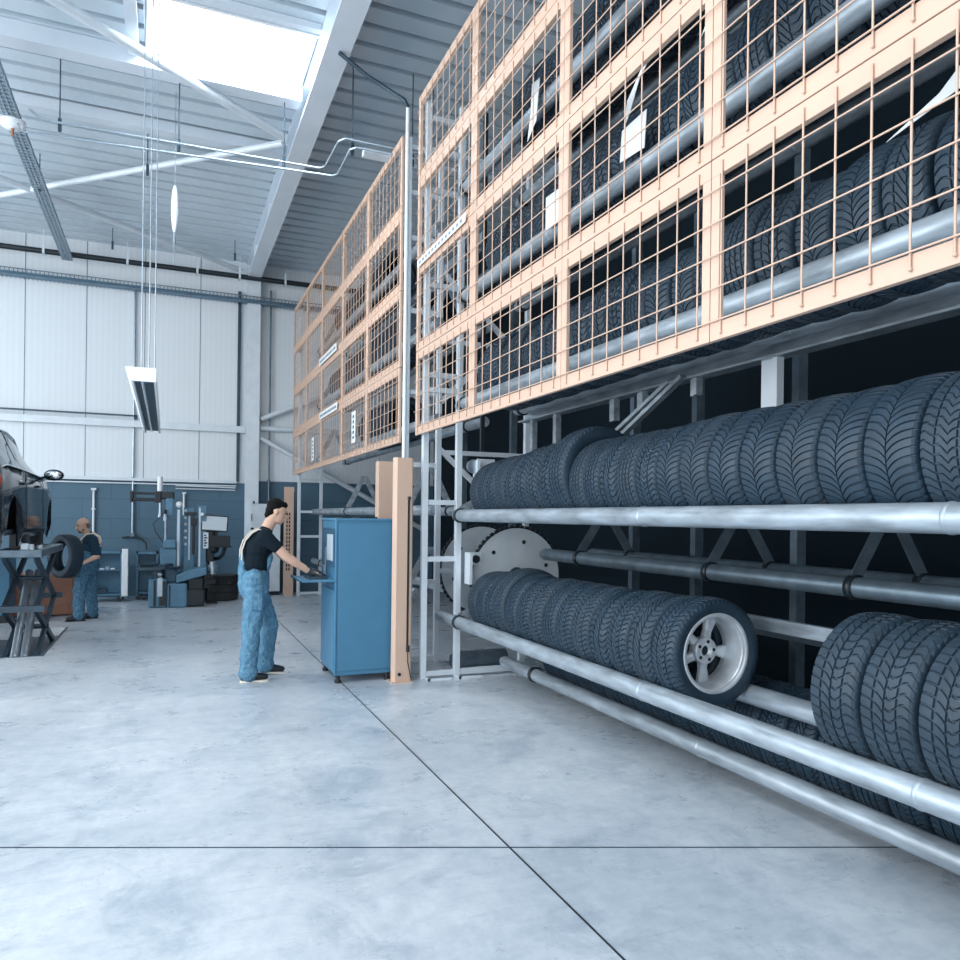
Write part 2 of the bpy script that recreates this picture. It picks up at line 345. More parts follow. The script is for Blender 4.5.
for i, (x, y, z) in enumerate(((-1.14, 9.45, 5.80), (.08, 9.40, 5.80), (1.26, 9.32, 5.80), (1.91, 8.5, 5.72), (2.61, 8.45, 5.7), (2.85, 8.42, 5.7), (-.29, 10.95, 6.1), (-1.755, 12.5, 6.24), (1.13, 14.9, 6.4), (-.97, 15.2, 6.4))):
    t = thing('hanger_rod', (x, y, z), 'thin dark hanger rod under the roof, %s of ten counted from the front left' % ORD[i], 'rod')
    MB().cyl((x, y, z+.06), (x, y, ZD-.002), .007, 6).build('rod', 'darksteel', t)
    MB().cbox(x, y, z+.10, .035, .035, .14).build('clamp', 'darksteel', t)
t = thing('smoke_detector', (-1.755, 10.45, 6.25), 'white round detector fixed under the hanging cable tray', 'detector')
MB().lathe([(0, 0), (0, .14), (-.03, .15), (-.07, .12), (-.09, .0)], (-1.755, 10.45, 6.296), 'Z', 24).build('housing', 'white', t)
MB().cyl((-1.755, 10.45, 6.21), (-1.755, 10.45, 6.12), .018, 8).build('probe', 'orange', t)
t = thing('pendant_lamp', (.045, 10.0, 5.1), 'slim white rounded pendant hanging below the roof left of the beam', 'pendant')
MB().ball((.045, 10.0, 5.38), (.042, .042, .30), 16).build('housing', 'white', t)
MB().cyl((.045, 10.0, 4.72), (.045, 10.0, 5.1), .006, 6).cyl((.045, 10.0, 4.95), (.045, 10.0, 5.1), .014, 6).cyl((.045, 10.0, 5.66), (.045, 10.0, ZD), .005, 6).build('rod', 'steel', t)
# long hung luminaire
t = thing('pendant_luminaire', (-.22, 7.0, 2.88), 'long white box luminaire hanging on thin wires in front of the back wall', 'lamp')
LX, LZ = -.215, 2.735
MB().prism([(LX-.12, LZ+.10), (LX+.12, LZ+.10), (LX+.12, LZ-.01), (LX+.10, LZ-.01), (LX+.10, LZ+.07), (LX-.055, LZ+.07), (LX-.055, LZ-.01), (LX-.075, LZ-.01)], 'Y', 6.85, 11.2).build('housing', 'white', t)
MB().prism([(LX-.12, LZ+.10), (LX+.12, LZ+.10), (LX+.12, LZ-.015), (LX-.075, LZ-.015)], 'Y', 6.83, 6.85).build('end_cap', 'white', t)
mb = MB().box(LX-.05, LX+.095, 6.9, 11.18, LZ+.02, LZ+.03)
mb.build('louvre', 'darksteel', t)
MB().cyl((LX+.01, 6.9, LZ+.005), (LX+.01, 11.1, LZ+.005), .012, 8).build('tube', 'screen', t)
for (x, y) in ((LX-.0, 7.0), (LX+.06, 7.0), (LX+.10, 7.3), (LX+.04, 11.0)):
    MB().cyl((x, y, LZ+.09), (x, y, ZD), .005, 6).build('wire', 'steel', t)

# ------------------------------------------------------------ guard panels of the two racks
WX = 2.28
def guard(y0, y1, z0, z1, X, label):
    t = thing('guard_panel', (X, (y0+y1)/2, z0), label, 'guard panel', None)
    f = .082; fv = .056; g = .003
    y0 += g; y1 -= g; z0 += g; z1 -= g
    MB().box(X, X+.03, y0, y1, z0, z0+f).box(X, X+.03, y0, y1, z1-f, z1).box(X, X+.03, y0, y0+fv, z0+f, z1-f).box(X, X+.03, y1-fv, y1, z0+f, z1-f).build('frame', 'beige', t, .003)
    mb = MB(); r = .0045
    n = max(2, round((y1-y0)/.165))
    for i in range(n):
        y = y0 + (i+.5)*(y1-y0)/n
        mb.tube([(X-.006, y, z0+.028), (X-.006, y, z1-.028)], r, 6)
        mb.ball((X-.006, y, z0+.028), .008, 6)
    m = 5; step = (z1-z0)/5.6
    for k in range(m):
        z = z0 + .085 + k*step
        mb.tube([(X-.014, y0-g, z), (X-.014, y1+g, z)], r*.85, 6)
    mb.build('wire_mesh', 'beige', t)
    return t
ZR = [2.44, 3.28, 4.13, 4.99, 5.85]
NY = [7.24, 5.74, 4.21, 2.79, 1.38, -.04]
FY = [8.02, 9.53, 11.01, 12.60, 14.08, 15.62]
for r_ in range(4):
    for c in range(5):
        guard(NY[c+1], NY[c], ZR[r_], ZR[r_+1], 2.30, 'beige mesh guard panel, near rack, %s row, %s from its far end' % (ROWN[r_], ORD[c]))
        guard(FY[c], FY[c+1], ZR[r_], ZR[r_+1], 2.36, 'beige mesh guard panel, far rack, %s row, %s from its near end' % (ROWN[r_], ORD[c]))
# small signs tied to the panels
def sign(X, y0, y1, z0, z1, label, n, vert=False):
    t = thing('small_sign', (X, y0, z0), label, 'sign')
    MB().box(X-.004, X, y0, y1, z0, z1).build('plate', 'paper', t)
    mb = MB()
    for i in range(n):
        if vert:
            h = (z1-z0)/(n+1); z = z0+h*(i+.75); mb.box(X-.0055, X-.004, y0+(y1-y0)*.3, y1-(y1-y0)*.3, z, z+h*.55)
        else:
            h = (y1-y0)/(n+1); y = y0+h*(i+.75); mb.box(X-.0055, X-.004, y, y+h*.6, z0+(z1-z0)*.3, z1-(z1-z0)*.3)
    mb.build('lettering', 'steel' if n == 13 else 'darksteel', t)
sign(2.335, 11.3, 12.7, 4.13, 4.24, 'white sign strip on the far rack between its second lowest and second highest panel rows', 12)
sign(2.335, 11.2, 12.6, 3.22, 3.33, 'white sign strip on the far rack above its bottom panel row', 12)
sign(2.335, 10.0, 10.22, 2.62, 3.05, 'white upright tag on the bottom row of the far rack, nearer of two', 5, True)
sign(2.335, 13.1, 13.30, 2.58, 2.98, 'white upright tag on the bottom row of the far rack, farther of two', 5, True)
sign(2.278, 5.85, 7.15, 4.10, 4.17, 'white sign strip on the near rack over its far end panels', 13)

# ------------------------------------------------------------ end frames and inner frames
def frame(name, y, xs, ztop, rails, label, far=0):
    t = thing(name, (xs[0], y, 0), label, 'rack frame')
    for x in xs: MB().cbox(x, y, ztop/2, .06, .06, ztop).build('post', 'white_steel', t, .004)
    for (z, x0, x1) in rails: MB().box(x0+.03, x1-.03, y-.022, y+.022, z-.025, z+.025).build('rail', 'white_steel', t)
    return t
t = frame('rack_frame', 7.15, [2.38, 2.74], 5.8, [(.05, 2.38, 2.74), (1.2, 2.38, 2.74), (1.77, 2.38, 2.74), (2.9, 2.38, 2.74), (3.05, 2.38, 2.74), (3.95, 2.38, 2.74), (4.9, 2.38, 2.74), (5.3, 2.38, 2.74), (5.62, 2.38, 2.74)], 'white post frame closing the far end of the near rack')  # end frame belonging to the rack structure
MB().box(2.77, 3.50, 7.13, 7.17, .02, .08).build('sill_rail', 'white_steel', t)
MB().box(3.44, 3.50, 7.12, 7.18, .08, .55).build('post', 'white_steel', t)
for x in (2.42, 2.75): MB().box(x-.02, x+.22, 7.02, 7.045, .0, .02).box(x-.02, x+.0, 7.02, 7.12, .0, .02).build('foot', 'white_steel', t)
t = frame('rack_frame', 7.95, [2.42, 2.80, 3.9], 5.8, [(.05, 2.42, 2.80), (.9, 2.42, 2.80), (2.2, 2.42, 2.80), (3.0, 2.42, 2.80), (3.9, 2.42, 2.80), (4.7, 2.42, 2.80), (5.2, 2.42, 2.80), (5.7, 2.42, 3.9), (3.6, 2.8, 3.9), (2.35, 2.8, 3.9), (1.02, 2.8, 3.9)], 'white post frame at the near end of the far rack')
MB().bar((2.8, 7.95, 2.4), (3.6, 7.95, 1.7), .05).bar((2.8, 7.95, 2.9), (3.9, 7.95, 3.9), .06).bar((2.8, 7.95, 4.4), (3.6, 7.95, 3.7), .05).build('diagonal', 'white_steel', t)
t = frame('rack_frame', 15.4, [2.46, 2.90, 4.1], 5.8, [(.05, 2.46, 2.90), (1.2, 2.46, 2.90), (1.7, 2.46, 2.90), (2.35, 2.46, 2.90), (3.6, 2.46, 2.9), (5.7, 2.46, 4.1)], 'white post frame at the far end of the far rack')
MB().box(2.93, 3.3, 15.38, 15.42, .02, .08).build('sill_rail', 'white_steel', t)
# back line of posts, beams
for i, y in enumerate((0.2, 2.3, 4.4, 5.6, 6.6)):
    t = thing('rack_post', (4.5, y, 0), 'grey steel post at the back of the near rack, %s from its near end' % ORD[i], 'rack post', 'back posts of the near rack')
    MB().cbox(4.5, y, 2.9, .09, .07, 5.8).build('post', 'galvdark', t)
    MB().cbox(4.5, y, .01, .16, .16, .02).build('base_plate', 'galvdark', t)
for i, y in enumerate((9.6, 11.5, 13.4)):
    t = thing('rack_post', (4.5, y, 0), 'grey steel post at the back of the far rack, %s from its near end' % ORD[i], 'rack post', 'back posts of the far rack')
    MB().cbox(4.5, y, 2.9, .09, .07, 5.8).build('post', 'galvdark', t)
    MB().cbox(4.5, y, .01, .16, .16, .02).build('base_plate', 'galvdark', t)
t = thing('support_beam', (3.48, 3.5, 2.5), 'pale channel beam running under the bottom cage row of the near rack', 'beam')
MB().box(3.46, 3.50, 0, 7.1, 2.63, 2.72).box(3.38, 3.50, 0, 7.1, 2.62, 2.635).build('channel', 'galv', t)
for y, w_, z0 in ((3.58, .15, 2.28), (4.95, .10, 2.46), (5.35, .10, 2.44), (6.35, .10, 2.30), (6.85, .10, 2.30), (4.30, .09, 2.5), (2.1, .15, 2.34)):
    MB().box(3.42, 3.455, y-w_/2, y+w_/2, z0, 2.62).box(3.40, 3.42, y-w_/2, y-w_/2+.04, z0, 2.62).build('stub_post', 'white_steel' if w_ > .12 else 'galv', t)
MB().bar((3.40, 4.55, 2.64), (3.40, 5.35, 2.30), .05, .03).bar((3.36, 4.35, 2.64), (3.36, 5.15, 2.28), .05, .03).build('diagonal', 'galv', t)
tag(MB().box(3.44, 3.455, 0, 6.9, .94, 1.02).box(3.455, 3.48, 0, 6.9, 1.005, 1.02).box(3.455, 3.48, 0, 6.9, .94, .955).build('guide_rail', 'galv'), 'pale channel rail running behind the lower tyre row', 'rail')
tag(MB().box(4.44, 4.455, 0, 6.9, .70, .78).box(4.44, 4.455, 0, 6.9, 1.7, 1.78).build('guide_rail', 'galvdark'), 'dark double rail along the back posts of the near rack', 'rail')

# ------------------------------------------------------------ carriers: two pipes joined by brackets
PR = .06
def carrier(y0, y1, xf, xb, z, brk, label, m='galv', apex=.55, seam=None, zb=None, up=1):
    zb = z if zb is None else zb
    t = thing('tyre_carrier', ((xf+xb)/2, y0, z), label, 'carrier')
    for x, zz in ((xf, z), (xb, zb)):
        mb = MB().cyl((x, y0, zz), (x, y1, zz), PR, 28)
        mb.cyl((x, y1, zz), (x, y1+.05, zz), PR*.75, 20)
        for s_ in (seam or []): mb.tube([(x, s_-.012, zz), (x, s_-.006, zz), (x, s_+.006, zz), (x, s_+.012, zz)], PR, 28, False, [PR*.99, PR+.0035, PR+.0035, PR*.99])
        mb.build('pipe', m, t)
    xc = (xf+xb)/2
    for yb in brk:
        b = MB()
        for x, zz in ((xf, z), (xb, zb)):
            b.bar((x, yb, zz+up*.05), (xc+(.03 if x > xc else -.03), yb, z+up*apex), .012, .08, up=(1 if x > xc else -1, 0, .3))
        b.bar((xc-.06, yb, z+up*apex), (xc+.06, yb, z+up*apex), .014, .09)
        bo = b.build('bracket', m, t)
        for x, zz in ((xf, z), (xb, zb)): MB().lathe([(-.022, PR+.001), (-.022, PR+.012), (.022, PR+.012), (.022, PR+.001)], (x, yb, zz), 'Y', 28, True).build('clamp', 'black', bo)
    return t
XF, XB = 2.70, 3.26; XC = (XF+XB)/2
XBC = 3.34; XCC = (XF+XBC)/2
def drop(Rt, xb=3.26): return math.sqrt((Rt+PR)**2-(xb-XF)**2/4)+.002
LV = [.575, 1.64, 2.74, 3.81, 4.88]
NAMES = ['lower open rail', 'upper open rail', 'bottom caged level', 'middle caged level', 'top caged level']
carrier(.0, 7.55, XF, XB, LV[0], [6.98, .25], 'galvanised pipe pair carrying the lower open row of tyres', seam=[3.83, 2.0], apex=.16)
carrier(.0, 7.05, XF, XB, LV[1], [6.98, .25], 'galvanised pipe pair carrying the upper open row of tyres', seam=[3.85, 1.9], apex=.18)
for k in (2, 3, 4): carrier(.0, 7.0, XF, XBC, LV[k], [6.9, .25], 'galvanised pipe pair on the %s of the near rack' % NAMES[k], seam=[5.1, 3.3], apex=.30)
carrier(.0, 6.95, 3.20, 3.86, .155, [6.28, 1.1], 'lowest galvanised pipe pair just above the floor of the near rack', seam=[3.9], apex=.12, up=1)
carrier(.0, 6.9, 3.62, 4.18, 1.25, [6.2, 4.35, 3.12, 1.9], 'empty dark pipe pair on the back side of the near rack', 'galvdark', apex=.42, seam=[])
# far rack
carrier(7.95, 15.5, 2.78, 3.34, 1.70, [12.4, 9.0], 'pale pipe pair below the cage of the far rack', apex=.55)
carrier(8.6, 15.5, 2.78, 3.34, .70, [14.6, 9.0], 'low pale pipe pair under the far rack', apex=.5)
for k in (2, 3, 4): carrier(7.9, 15.2, 2.78, 3.34, LV[k]-.02, [14.9, 8.4], 'galvanised pipe pair on the %s of the far rack' % NAMES[k], apex=.55)

# ------------------------------------------------------------ sprocket discs and drives
def sprocket(x, y, z, r, label):
    t = thing('sprocket_disc', (x, y, z), label, 'disc')
    mb = MB(); n = 54; prof = []
    mb.lathe([(-.012, .09), (-.012, r), (.012, r), (.012, .09)], (x, y, z), 'Y', 64, True, False)
    o = mb.build('disc_plate', 'disc', t)
    mb = MB()
    for k in range(n):
        a = 2*PI*k/n; mt = Matrix.Translation((x, y, z)) @ Matrix.Rotation(a, 4, 'Y')
        mb.box(-.018, .018, -.014, .014, r-.004, r+.028, mt)
    mb.lathe([(-.015, r-.002), (-.015, r+.012), (.015, r+.012), (.015, r-.002)], (x, y, z), 'Y', 54, True)
    mb.build('chain', 'black', t)
    MB().cyl((x, y-.15, z), (x, y+.36, z), .05, 20).build('axle', 'darksteel', t)
    MB().cyl((x, y-.03, z), (x, y+.09, z), .09, 24).build('hub', 'darksteel', t)
    mb = MB()
    for k in range(6):
        a = 2*PI*k/6+.3; mb.cyl((x+r*.72*math.cos(a), y-.016, z+r*.72*math.sin(a)), (x+r*.72*math.cos(a), y-.0125, z+r*.72*math.sin(a)), .022, 12)
    mb.build('hole', 'black', t)
sprocket(3.37, 7.08, 1.02, .50, 'large grey chain disc at the far end behind the lower tyre row')
sprocket(3.40, 8.10, 1.02, .50, 'large grey chain disc seen through the rack end frame, behind the first')
t = thing('guide_bracket', (2.83, 7.0, 1.1), 'pale bracket with roller holding the chain beside the lower grey disc', 'bracket')
MB().box(2.80, 2.83, 6.96, 7.10, .95, 1.27).box(2.83, 2.97, 7.05, 7.08, 1.14, 1.27).build('plate', 'white_steel', t)
MB().cyl((2.90, 7.03, 1.2), (2.90, 7.05, 1.2), .04, 16).build('roller', 'black', t)
t = thing('guide_bracket', (2.86, 7.0, 2.1), 'pale bracket with roller beside the far end of the upper tyre row', 'bracket')
MB().box(2.88, 2.91, 6.98, 7.10, 1.98, 2.2).box(2.91, 3.10, 7.05, 7.08, 2.08, 2.22).build('plate', 'white_steel', t)
MB().cyl((2.86, 7.03, 2.14), (2.86, 7.06, 2.14), .07, 16).build('roller', 'steel', t)
tag(MB().box(2.965, 3.005, 7.10, 7.14, 2.3, 5.78).build('drive_chain', 'black'), 'black upright drive chain at the far end of the near rack', 'chain')
tag(MB().cyl((2.86, 7.45, .101), (3.42, 7.45, .101), .10, 20).cyl((2.80, 7.45, .101), (2.86, 7.45, .101), .07, 16).build('drive_motor', 'galvdark'), 'grey cylindrical drive motor on the floor inside the rack end frame', 'motor')

# ------------------------------------------------------------ tyres: real tread grooves, one mesh per tread pattern and size
def tyre_mesh(Ro, W, rim, kind, N=58):
    hw = W/2; Tw = hw*.86
    rows = []                                   # (y, r, kind) kind: 0 plain, 1 tread, 2 circumferential groove floor
    side = [(-hw*.60, rim+.004, 0), (-hw*.80, rim, 0), (-hw*.88, rim+.016, 0), (-hw*.95, rim+.035, 0), (-hw*1.0, rim+(Ro-rim)*.52, 0), (-hw*.985, Ro-.034, 0), (-hw*.93, Ro-.017, 0)]
    rows += side
    def rt(y): return Ro - .0085*(abs(y)/Tw)**2.4
    circ = {'V': [(-.0, .030)], 'W': [(-.42, .05), (.42, .05)], 'A': [(-.55, .05), (-.05, .05), (.45, .06)], 'S': [(-.33, .055), (.33, .055)], 'R': [(-.60, .05), (-.2, .06), (.2, .06), (.6, .05)]}[kind]
    ts = [-1, -.9, -.8, -.7, -.5, -.35, -.25, -.15, -.08, .08, .15, .25, .35, .5, .7, .8, .9, 1]
    pts = [(t, 1) for t in ts if all(abs(t-c) > w_+.02 for c, w_ in circ)]
    for c, w_ in circ: pts += [(c-w_, 1), (c-w_*.75, 2), (c+w_*.75, 2), (c+w_, 1)]
    pts.sort()
    rows += [(t*Tw, rt(t*Tw), k) for t, k in pts]
    rows += [(-y, r, k) for y, r, k in reversed(side)]
    inner = [(hw*.62, rim+.014, 0), (hw*.84, rim+(Ro-rim)*.5, 0), (hw*.6, Ro-.022, 0), (-hw*.6, Ro-.022, 0), (-hw*.84, rim+(Ro-rim)*.5, 0), (-hw*.62, rim+.014, 0)]
    rows += inner
    def shear(y):
        t = y/Tw; a = min(abs(t), 1.1)
        if kind == 'V': return 1.75*(1-math.exp(-a*2.6)) + (.5 if t > 0 else 0)*(1 if a > .02 else 0)
        if kind == 'W': return 1.5*(1-math.exp(-a*3)) + .2*math.sin(a*9) + (.5 if t > 0 else 0)
        if kind == 'A': return (1.6*(1-math.exp(-max(0, t+.1)*2.6)) if t > -.1 else .4*math.sin(t*6))
        if kind == 'S': return 1.5*math.sin(t*2.4)+.5*(1 if t > .33 else 0)
        return .25*math.sin(t*12)+.5*(1 if abs(t) > .6 else 0)
    ph = [(0, 0), (.72, 0), (.79, 1), (.93, 1)] if kind != 'R' else [(0, 0), (.74, 0), (.80, .6), (.94, .6)]
    if kind in 'AS': N = int(N*.86)
    nc = N*len(ph); m = len(rows); vs = []; fs = []; sm = []
    for j in range(N):
        for p, dpt in ph:
            for (y, r, k) in rows:
                tr = (k == 1) or (k == 0 and r > Ro-.02 and abs(y) > Tw and abs(y) < hw*.96)
                sh = shear(y) if abs(y) <= hw*.99 and r > Ro-.05 else 0
                if r < Ro-.05 or (abs(y) < hw*.62 and r < Ro-.02): sh = 0
                rr = r - (.0085*dpt if tr else 0) - (.0085 if k == 2 else 0)
                if k == 0 and abs(y) > hw*.90 and r > Ro-.02: rr = r - .004*dpt
                a = 2*PI*(j+p+sh)/N
                vs.append((-rr*math.cos(a), y, rr*math.sin(a)))
    for c in range(nc):
        for i in range(m):
            i2 = (i+1) % m; c2 = (c+1) % nc
            fs.append((c*m+i, c*m+i2, c2*m+i2, c2*m+i))
            sm.append(not (len(side)-1 <= i < m-len(inner)-len(side)))
    mb = MB(); mb.v = vs; mb.f = fs; mb.sm = sm
    return mb.mesh('tyre')
TY = {}
def get_tyre(kind, Ro, W, rim=.215, m='rubber'):
    k = (kind, round(Ro, 3), round(W, 3), rim, m)
    if k not in TY:
        me = tyre_mesh(Ro, W, rim, kind); me.materials.append(M[m]); TY[k] = me
    return TY[k]
def tyre(kind, Ro, W, x, y, z, label, group, m='rubber', rim=.215):
    o = bpy.data.objects.new('tyre', get_tyre(kind, Ro, W, rim, m)); C.objects.link(o)
    o.location = (x, y, z); o.rotation_euler = (0, random.uniform(0, 6.28), 0)
    return tag(o, label, 'tyre', group)
KN = {'V': 'arrow tread', 'W': 'chevron tread', 'A': 'blocky tread', 'S': 'curved tread', 'R': 'ribbed tread'}
# upper open row, far end first
y = 6.72; i = 0
seq = [('R', .30, .19), ('R', .305, .20), ('S', .31, .20), ('R', .31, .20), ('S', .315, .21), ('A', .325, .22), ('A', .33, .22), ('A', .335, .22), ('R', .36, .245),
       ('R', .315, .20), ('R', .315, .20), ('S', .315, .205), ('R', .315, .205), ('W', .315, .21), ('V', .32, .22), ('V', .325, .235), ('V', .325, .235), ('V', .325, .235), ('V', .325, .24), ('V', .325, .24), ('V', .33, .245), ('W', .33, .245), ('V', .33, .245), ('A', .33, .245), ('V', .33, .245)]
for kind, Ro, W in seq:
    y -= W/2
    lab = 'tyre with %s on the upper open rail, %s from its far end' % (KN[kind], ORD[i])
    if Ro == .36: lab = 'largest tyre on the upper open rail, standing proud with a bare sidewall'
    tyre(kind, Ro, W, XC, y, LV[1]+drop(Ro), lab, 'tyres on the upper open rail', 'rubber' if i % 3 else 'rubber2')
    y -= W/2+.006; i += 1
# lower open row up to the rimmed wheel
y = 6.74; seq = [('R', .30, .20), ('R', .305, .21), ('S', .31, .21), ('R', .33, .235), ('R', .315, .215), ('W', .31, .215), ('W', .315, .22), ('R', .315, .22), ('W', .315, .225), ('W', .315, .225), ('S', .315, .225), ('W', .32, .225), ('S', .32, .225)]
sc = (6.74-3.735)/sum(s_[2]+.006 for s_ in seq)
for i, (kind, Ro, W) in enumerate(seq):
    W = W*sc - .001
    y -= W/2
    tyre(kind, Ro, round(W, 3), XC, y, LV[0]+drop(Ro), 'tyre with %s on the lower open rail, %s from its far end' % (KN[kind], ORD[i]), 'tyres on the lower open rail', 'rubber' if i % 3 else 'rubber2')
    y -= W/2+.006*sc
# the wheel with the alloy rim
RY = 3.615; RZ = LV[0]+drop(.325)
t = thing('rimmed_wheel', (XC, RY, RZ), 'wheel with bright five-spoke alloy rim at the end of the lower row beside the gap', 'wheel')
o = bpy.data.objects.new('tyre', get_tyre('W', .325, .222, .218)); C.objects.link(o); o.parent = t
mb = MB()
c = Vector((XC, RY, RZ))
mb.lathe([(-.098, .215), (-.101, .236), (-.093, .243), (-.085, .240), (-.082, .222), (-.062, .212), (-.02, .205), (.04, .198), (.07, .196), (.075, .205), (.06, .207), (-.02, .214), (-.06, .219), (-.09, .214)], c, 'Y', 72, True)
mb.lathe([(.070, .196), (.078, .225), (.088, .236), (.092, .225), (.085, .2), (.075, .196)], c, 'Y', 72, True)
ro = mb.build('rim', 'alloy', t)
sp = MB()
for k in range(5):
    a = 2*PI*k/5 + .45
    mt = Matrix.Translation(c) @ Matrix.Rotation(a, 4, 'Y')
    vs = []
    for (r, wd, y0, y1) in ((.045, .030, .005, .055), (.12, .026, .03, .07), (.20, .044, .045, .082)):
        for (xx, yy) in ((-wd, y0+.012), (-wd*.5, y0), (wd*.5, y0), (wd, y0+.012), (wd, y1), (-wd, y1)): vs.append(mt @ Vector((xx, yy, r)))
    fs = [tuple(range(6)), tuple(reversed(range(12, 18)))]
    for q in range(2):
        for e in range(6): fs.append((q*6+e, q*6+(e+1) % 6, q*6+6+(e+1) % 6, q*6+6+e))
    sp.add(vs, fs)
sp.build('spokes', 'alloy', ro, .004)
h = MB().lathe([(.055, .0), (.055, .078), (.0, .080), (-.008, .072), (-.008, .034), (.02, .032), (.02, 0)], c, 'Y', 40)
h.build('hub', 'alloy', ro)
hb = MB().cyl(c+Vector((0, .016, 0)), c+Vector((0, .0195, 0)), .031, 24)
for k in range(5):
    a = 2*PI*k/5+.1; p = c+Vector((.056*math.cos(a), 0, .056*math.sin(a)))
    hb.cyl(p+Vector((0, -.0095, 0)), p+Vector((0, -.0075, 0)), .011, 12)
hb.build('bolt_holes', 'black', ro)
# near group on the lower rail
y = 2.52
for i in range(6):
    W = .248; y -= W/2
    tyre('A', .345, W, XC, y, LV[0]+drop(.345), 'large blocky tyre on the lower open rail, %s past the gap' % ORD[i], 'near tyres past the gap', 'rubber2')
    y -= W/2+.012
# floor level row
y = 6.2; i = 0
while y > .3:
    if i != 99:
        tyre('RWSA'[i % 4], .275, .205, 3.53, y, .155+math.sqrt((.275+PR)**2-.33**2)+.001 if False else .345, 'tyre just above the floor under the open rows, %s from the far end' % ORD[min(i, 31)], 'tyres just above the floor', 'rubber', .19)
    y -= .216; i += 1
# caged levels
for k, (ya, yb) in ((2, (6.55, .35)), (3, (6.4, .35)), (4, (5.9, .35))):
    y = ya; i = 0
    while y > yb:
        kind = random.choice('VVWRSA'); Ro = random.choice((.325, .33, .335, .345)); W = random.choice((.205, .225, .24))
        y -= W/2
        if True:
            tyre(kind, Ro, W, XCC, y, LV[k]+drop(Ro, XBC), 'tyre behind near rack mesh, %s, %s from its far end' % (NAMES[k], ORD[i]), 'tyres on the %s' % NAMES[k], random.choice(('rubber', 'rubber2')))
        y -= W/2+random.choice((.006, .006, .02)); i += 1
# far rack, two levels
for k, (ya, yb) in ((3, (14.0, 8.6)), (2, (11.6, 10.0)), (4, (13.5, 10.4))):
    y = ya; i = 0
    while y > yb:
        W = .22; y -= W/2
        tyre('RWS'[i % 3], .32, W, 3.06, y, LV[k]-.02+drop(.32), 'tyre behind far rack mesh, %s, %s from its far end' % (NAMES[k], ORD[min(i, 31)]), 'tyres in the far rack', 'rubber')
        y -= W/2+.01; i += 1

# papers and films caught on the caged tyres
def film(pts, label, cat='paper', m='paper', th=.004):
    n = Vector((1, 0, 0)); vs = [Vector(p) for p in pts] + [Vector(p)+n*th for p in pts]; k = len(pts)
    fs = [tuple(range(k)), tuple(reversed(range(k, 2*k)))] + [(i, (i+1) % k, (i+1) % k+k, i+k) for i in range(k)]
    return tag(MB().add(vs, fs).build('paper_tag' if cat == 'paper' else 'plastic_film', m), label, cat)
XP = 2.60
film([(XP, 5.02, 3.78), (XP, 4.80, 3.78), (XP, 4.80, 4.02), (XP, 5.02, 4.03)], 'white square tag hanging in the middle caged level, second panel from the far end')
film([(XP, 4.02, 3.86), (XP, 3.76, 3.84), (XP, 3.74, 4.06), (XP, 4.0, 4.05)], 'bright white tag on the middle caged pipe behind the third panel column')
film([(XP, 3.98, 4.06), (XP-.01, 3.93, 4.2), (XP, 3.80, 4.33), (XP, 3.70, 4.36), (XP, 3.82, 4.28), (XP, 3.92, 4.12)], 'thin torn film strip curling above the bright tag in the middle caged level', 'film')
film([(XP, 2.82, 5.0), (XP, 2.58, 4.98), (XP, 2.52, 5.38), (XP, 2.78, 5.42)], 'white printed sheet on a tyre at the top of the nearest panel column')
film([(XP, 3.25, 4.20), (XP, 2.95, 4.35), (XP, 2.72, 4.62), (XP, 2.9, 4.56), (XP, 3.1, 4.38)], 'pale torn film over tyres in the middle caged level behind the third panel column', 'film', 'white')
film([(XP, 4.02, 5.0), (XP, 3.75, 5.02), (XP, 3.60, 5.3), (XP, 3.8, 5.28)], 'crumpled white film on the top caged level behind the third panel column', 'film')
film([(XP, 2.12, 3.12), (XP, 1.9, 3.2), (XP, 1.72, 3.34), (XP, 1.5, 3.55), (XP, 1.5, 3.35), (XP, 1.72, 3.2)], 'pale torn film over the tyres in the bottom caged level near the right edge', 'film', 'white')
film([(XP, 5.35, 4.6), (XP, 5.2, 4.7), (XP, 5.15, 5.0), (XP, 5.28, 5.02), (XP, 5.30, 4.8)], 'pale film hanging in the top caged level, second panel column from the far end', 'film')

# ------------------------------------------------------------ beige column guards and the light tube
t = thing('column_guard', (2.14, 7.0, 0), 'tall beige slotted sheet guard right of the blue control cabinet', 'column guard')
MB().prism([(2.04, 7.12), (2.04, 7.10), (2.07, 7.06), (2.22, 7.06), (2.235, 7.075), (2.235, 7.30), (2.225, 7.30), (2.225, 7.085), (2.075, 7.075), (2.05, 7.12)], 'Z', 0, 2.20).build('sheet', 'beige', t)
MB().box(2.03, 2.24, 7.03, 7.32, 0, .008).build('base_plate', 'beige', t)
mb = MB()
for i in range(14): mb.box(2.10, 2.113, 7.063, 7.068, .52+i*.082, .575+i*.082)
mb.box(2.178, 2.196, 7.05, 7.059, .33, 1.80)
mb.build('slots', 'black', t)
MB().cyl((2.19, 7.045, .30), (2.19, 7.045, .36), .018, 10).cyl((2.187, 7.045, 1.79), (2.187, 7.045, 1.82), .016, 10).tube([(2.19, 7.045, .30), (2.19, 7.04, .2), (2.21, 7.04, .1), (2.225, 7.05, .04)], .005, 6).build('sensor_cable', 'black', t)
MB().cyl((2.11, 7.052, .08), (2.11, 7.059, .08), .018, 12).build('bolt', 'black', t)
t = thing('column_guard', (1.98, 7.7, 0), 'plain beige sheet cover standing behind the blue control cabinet', 'column guard')
MB().box(2.11, 2.28, 7.90, 7.93, 0, 2.22).box(2.11, 2.13, 7.93, 8.05, 0, 2.22).build('sheet', 'beige', t)
t = thing('column_guard', (2.28, 15.6, 0), 'narrow beige slotted guard at the far end of the far rack', 'column guard')
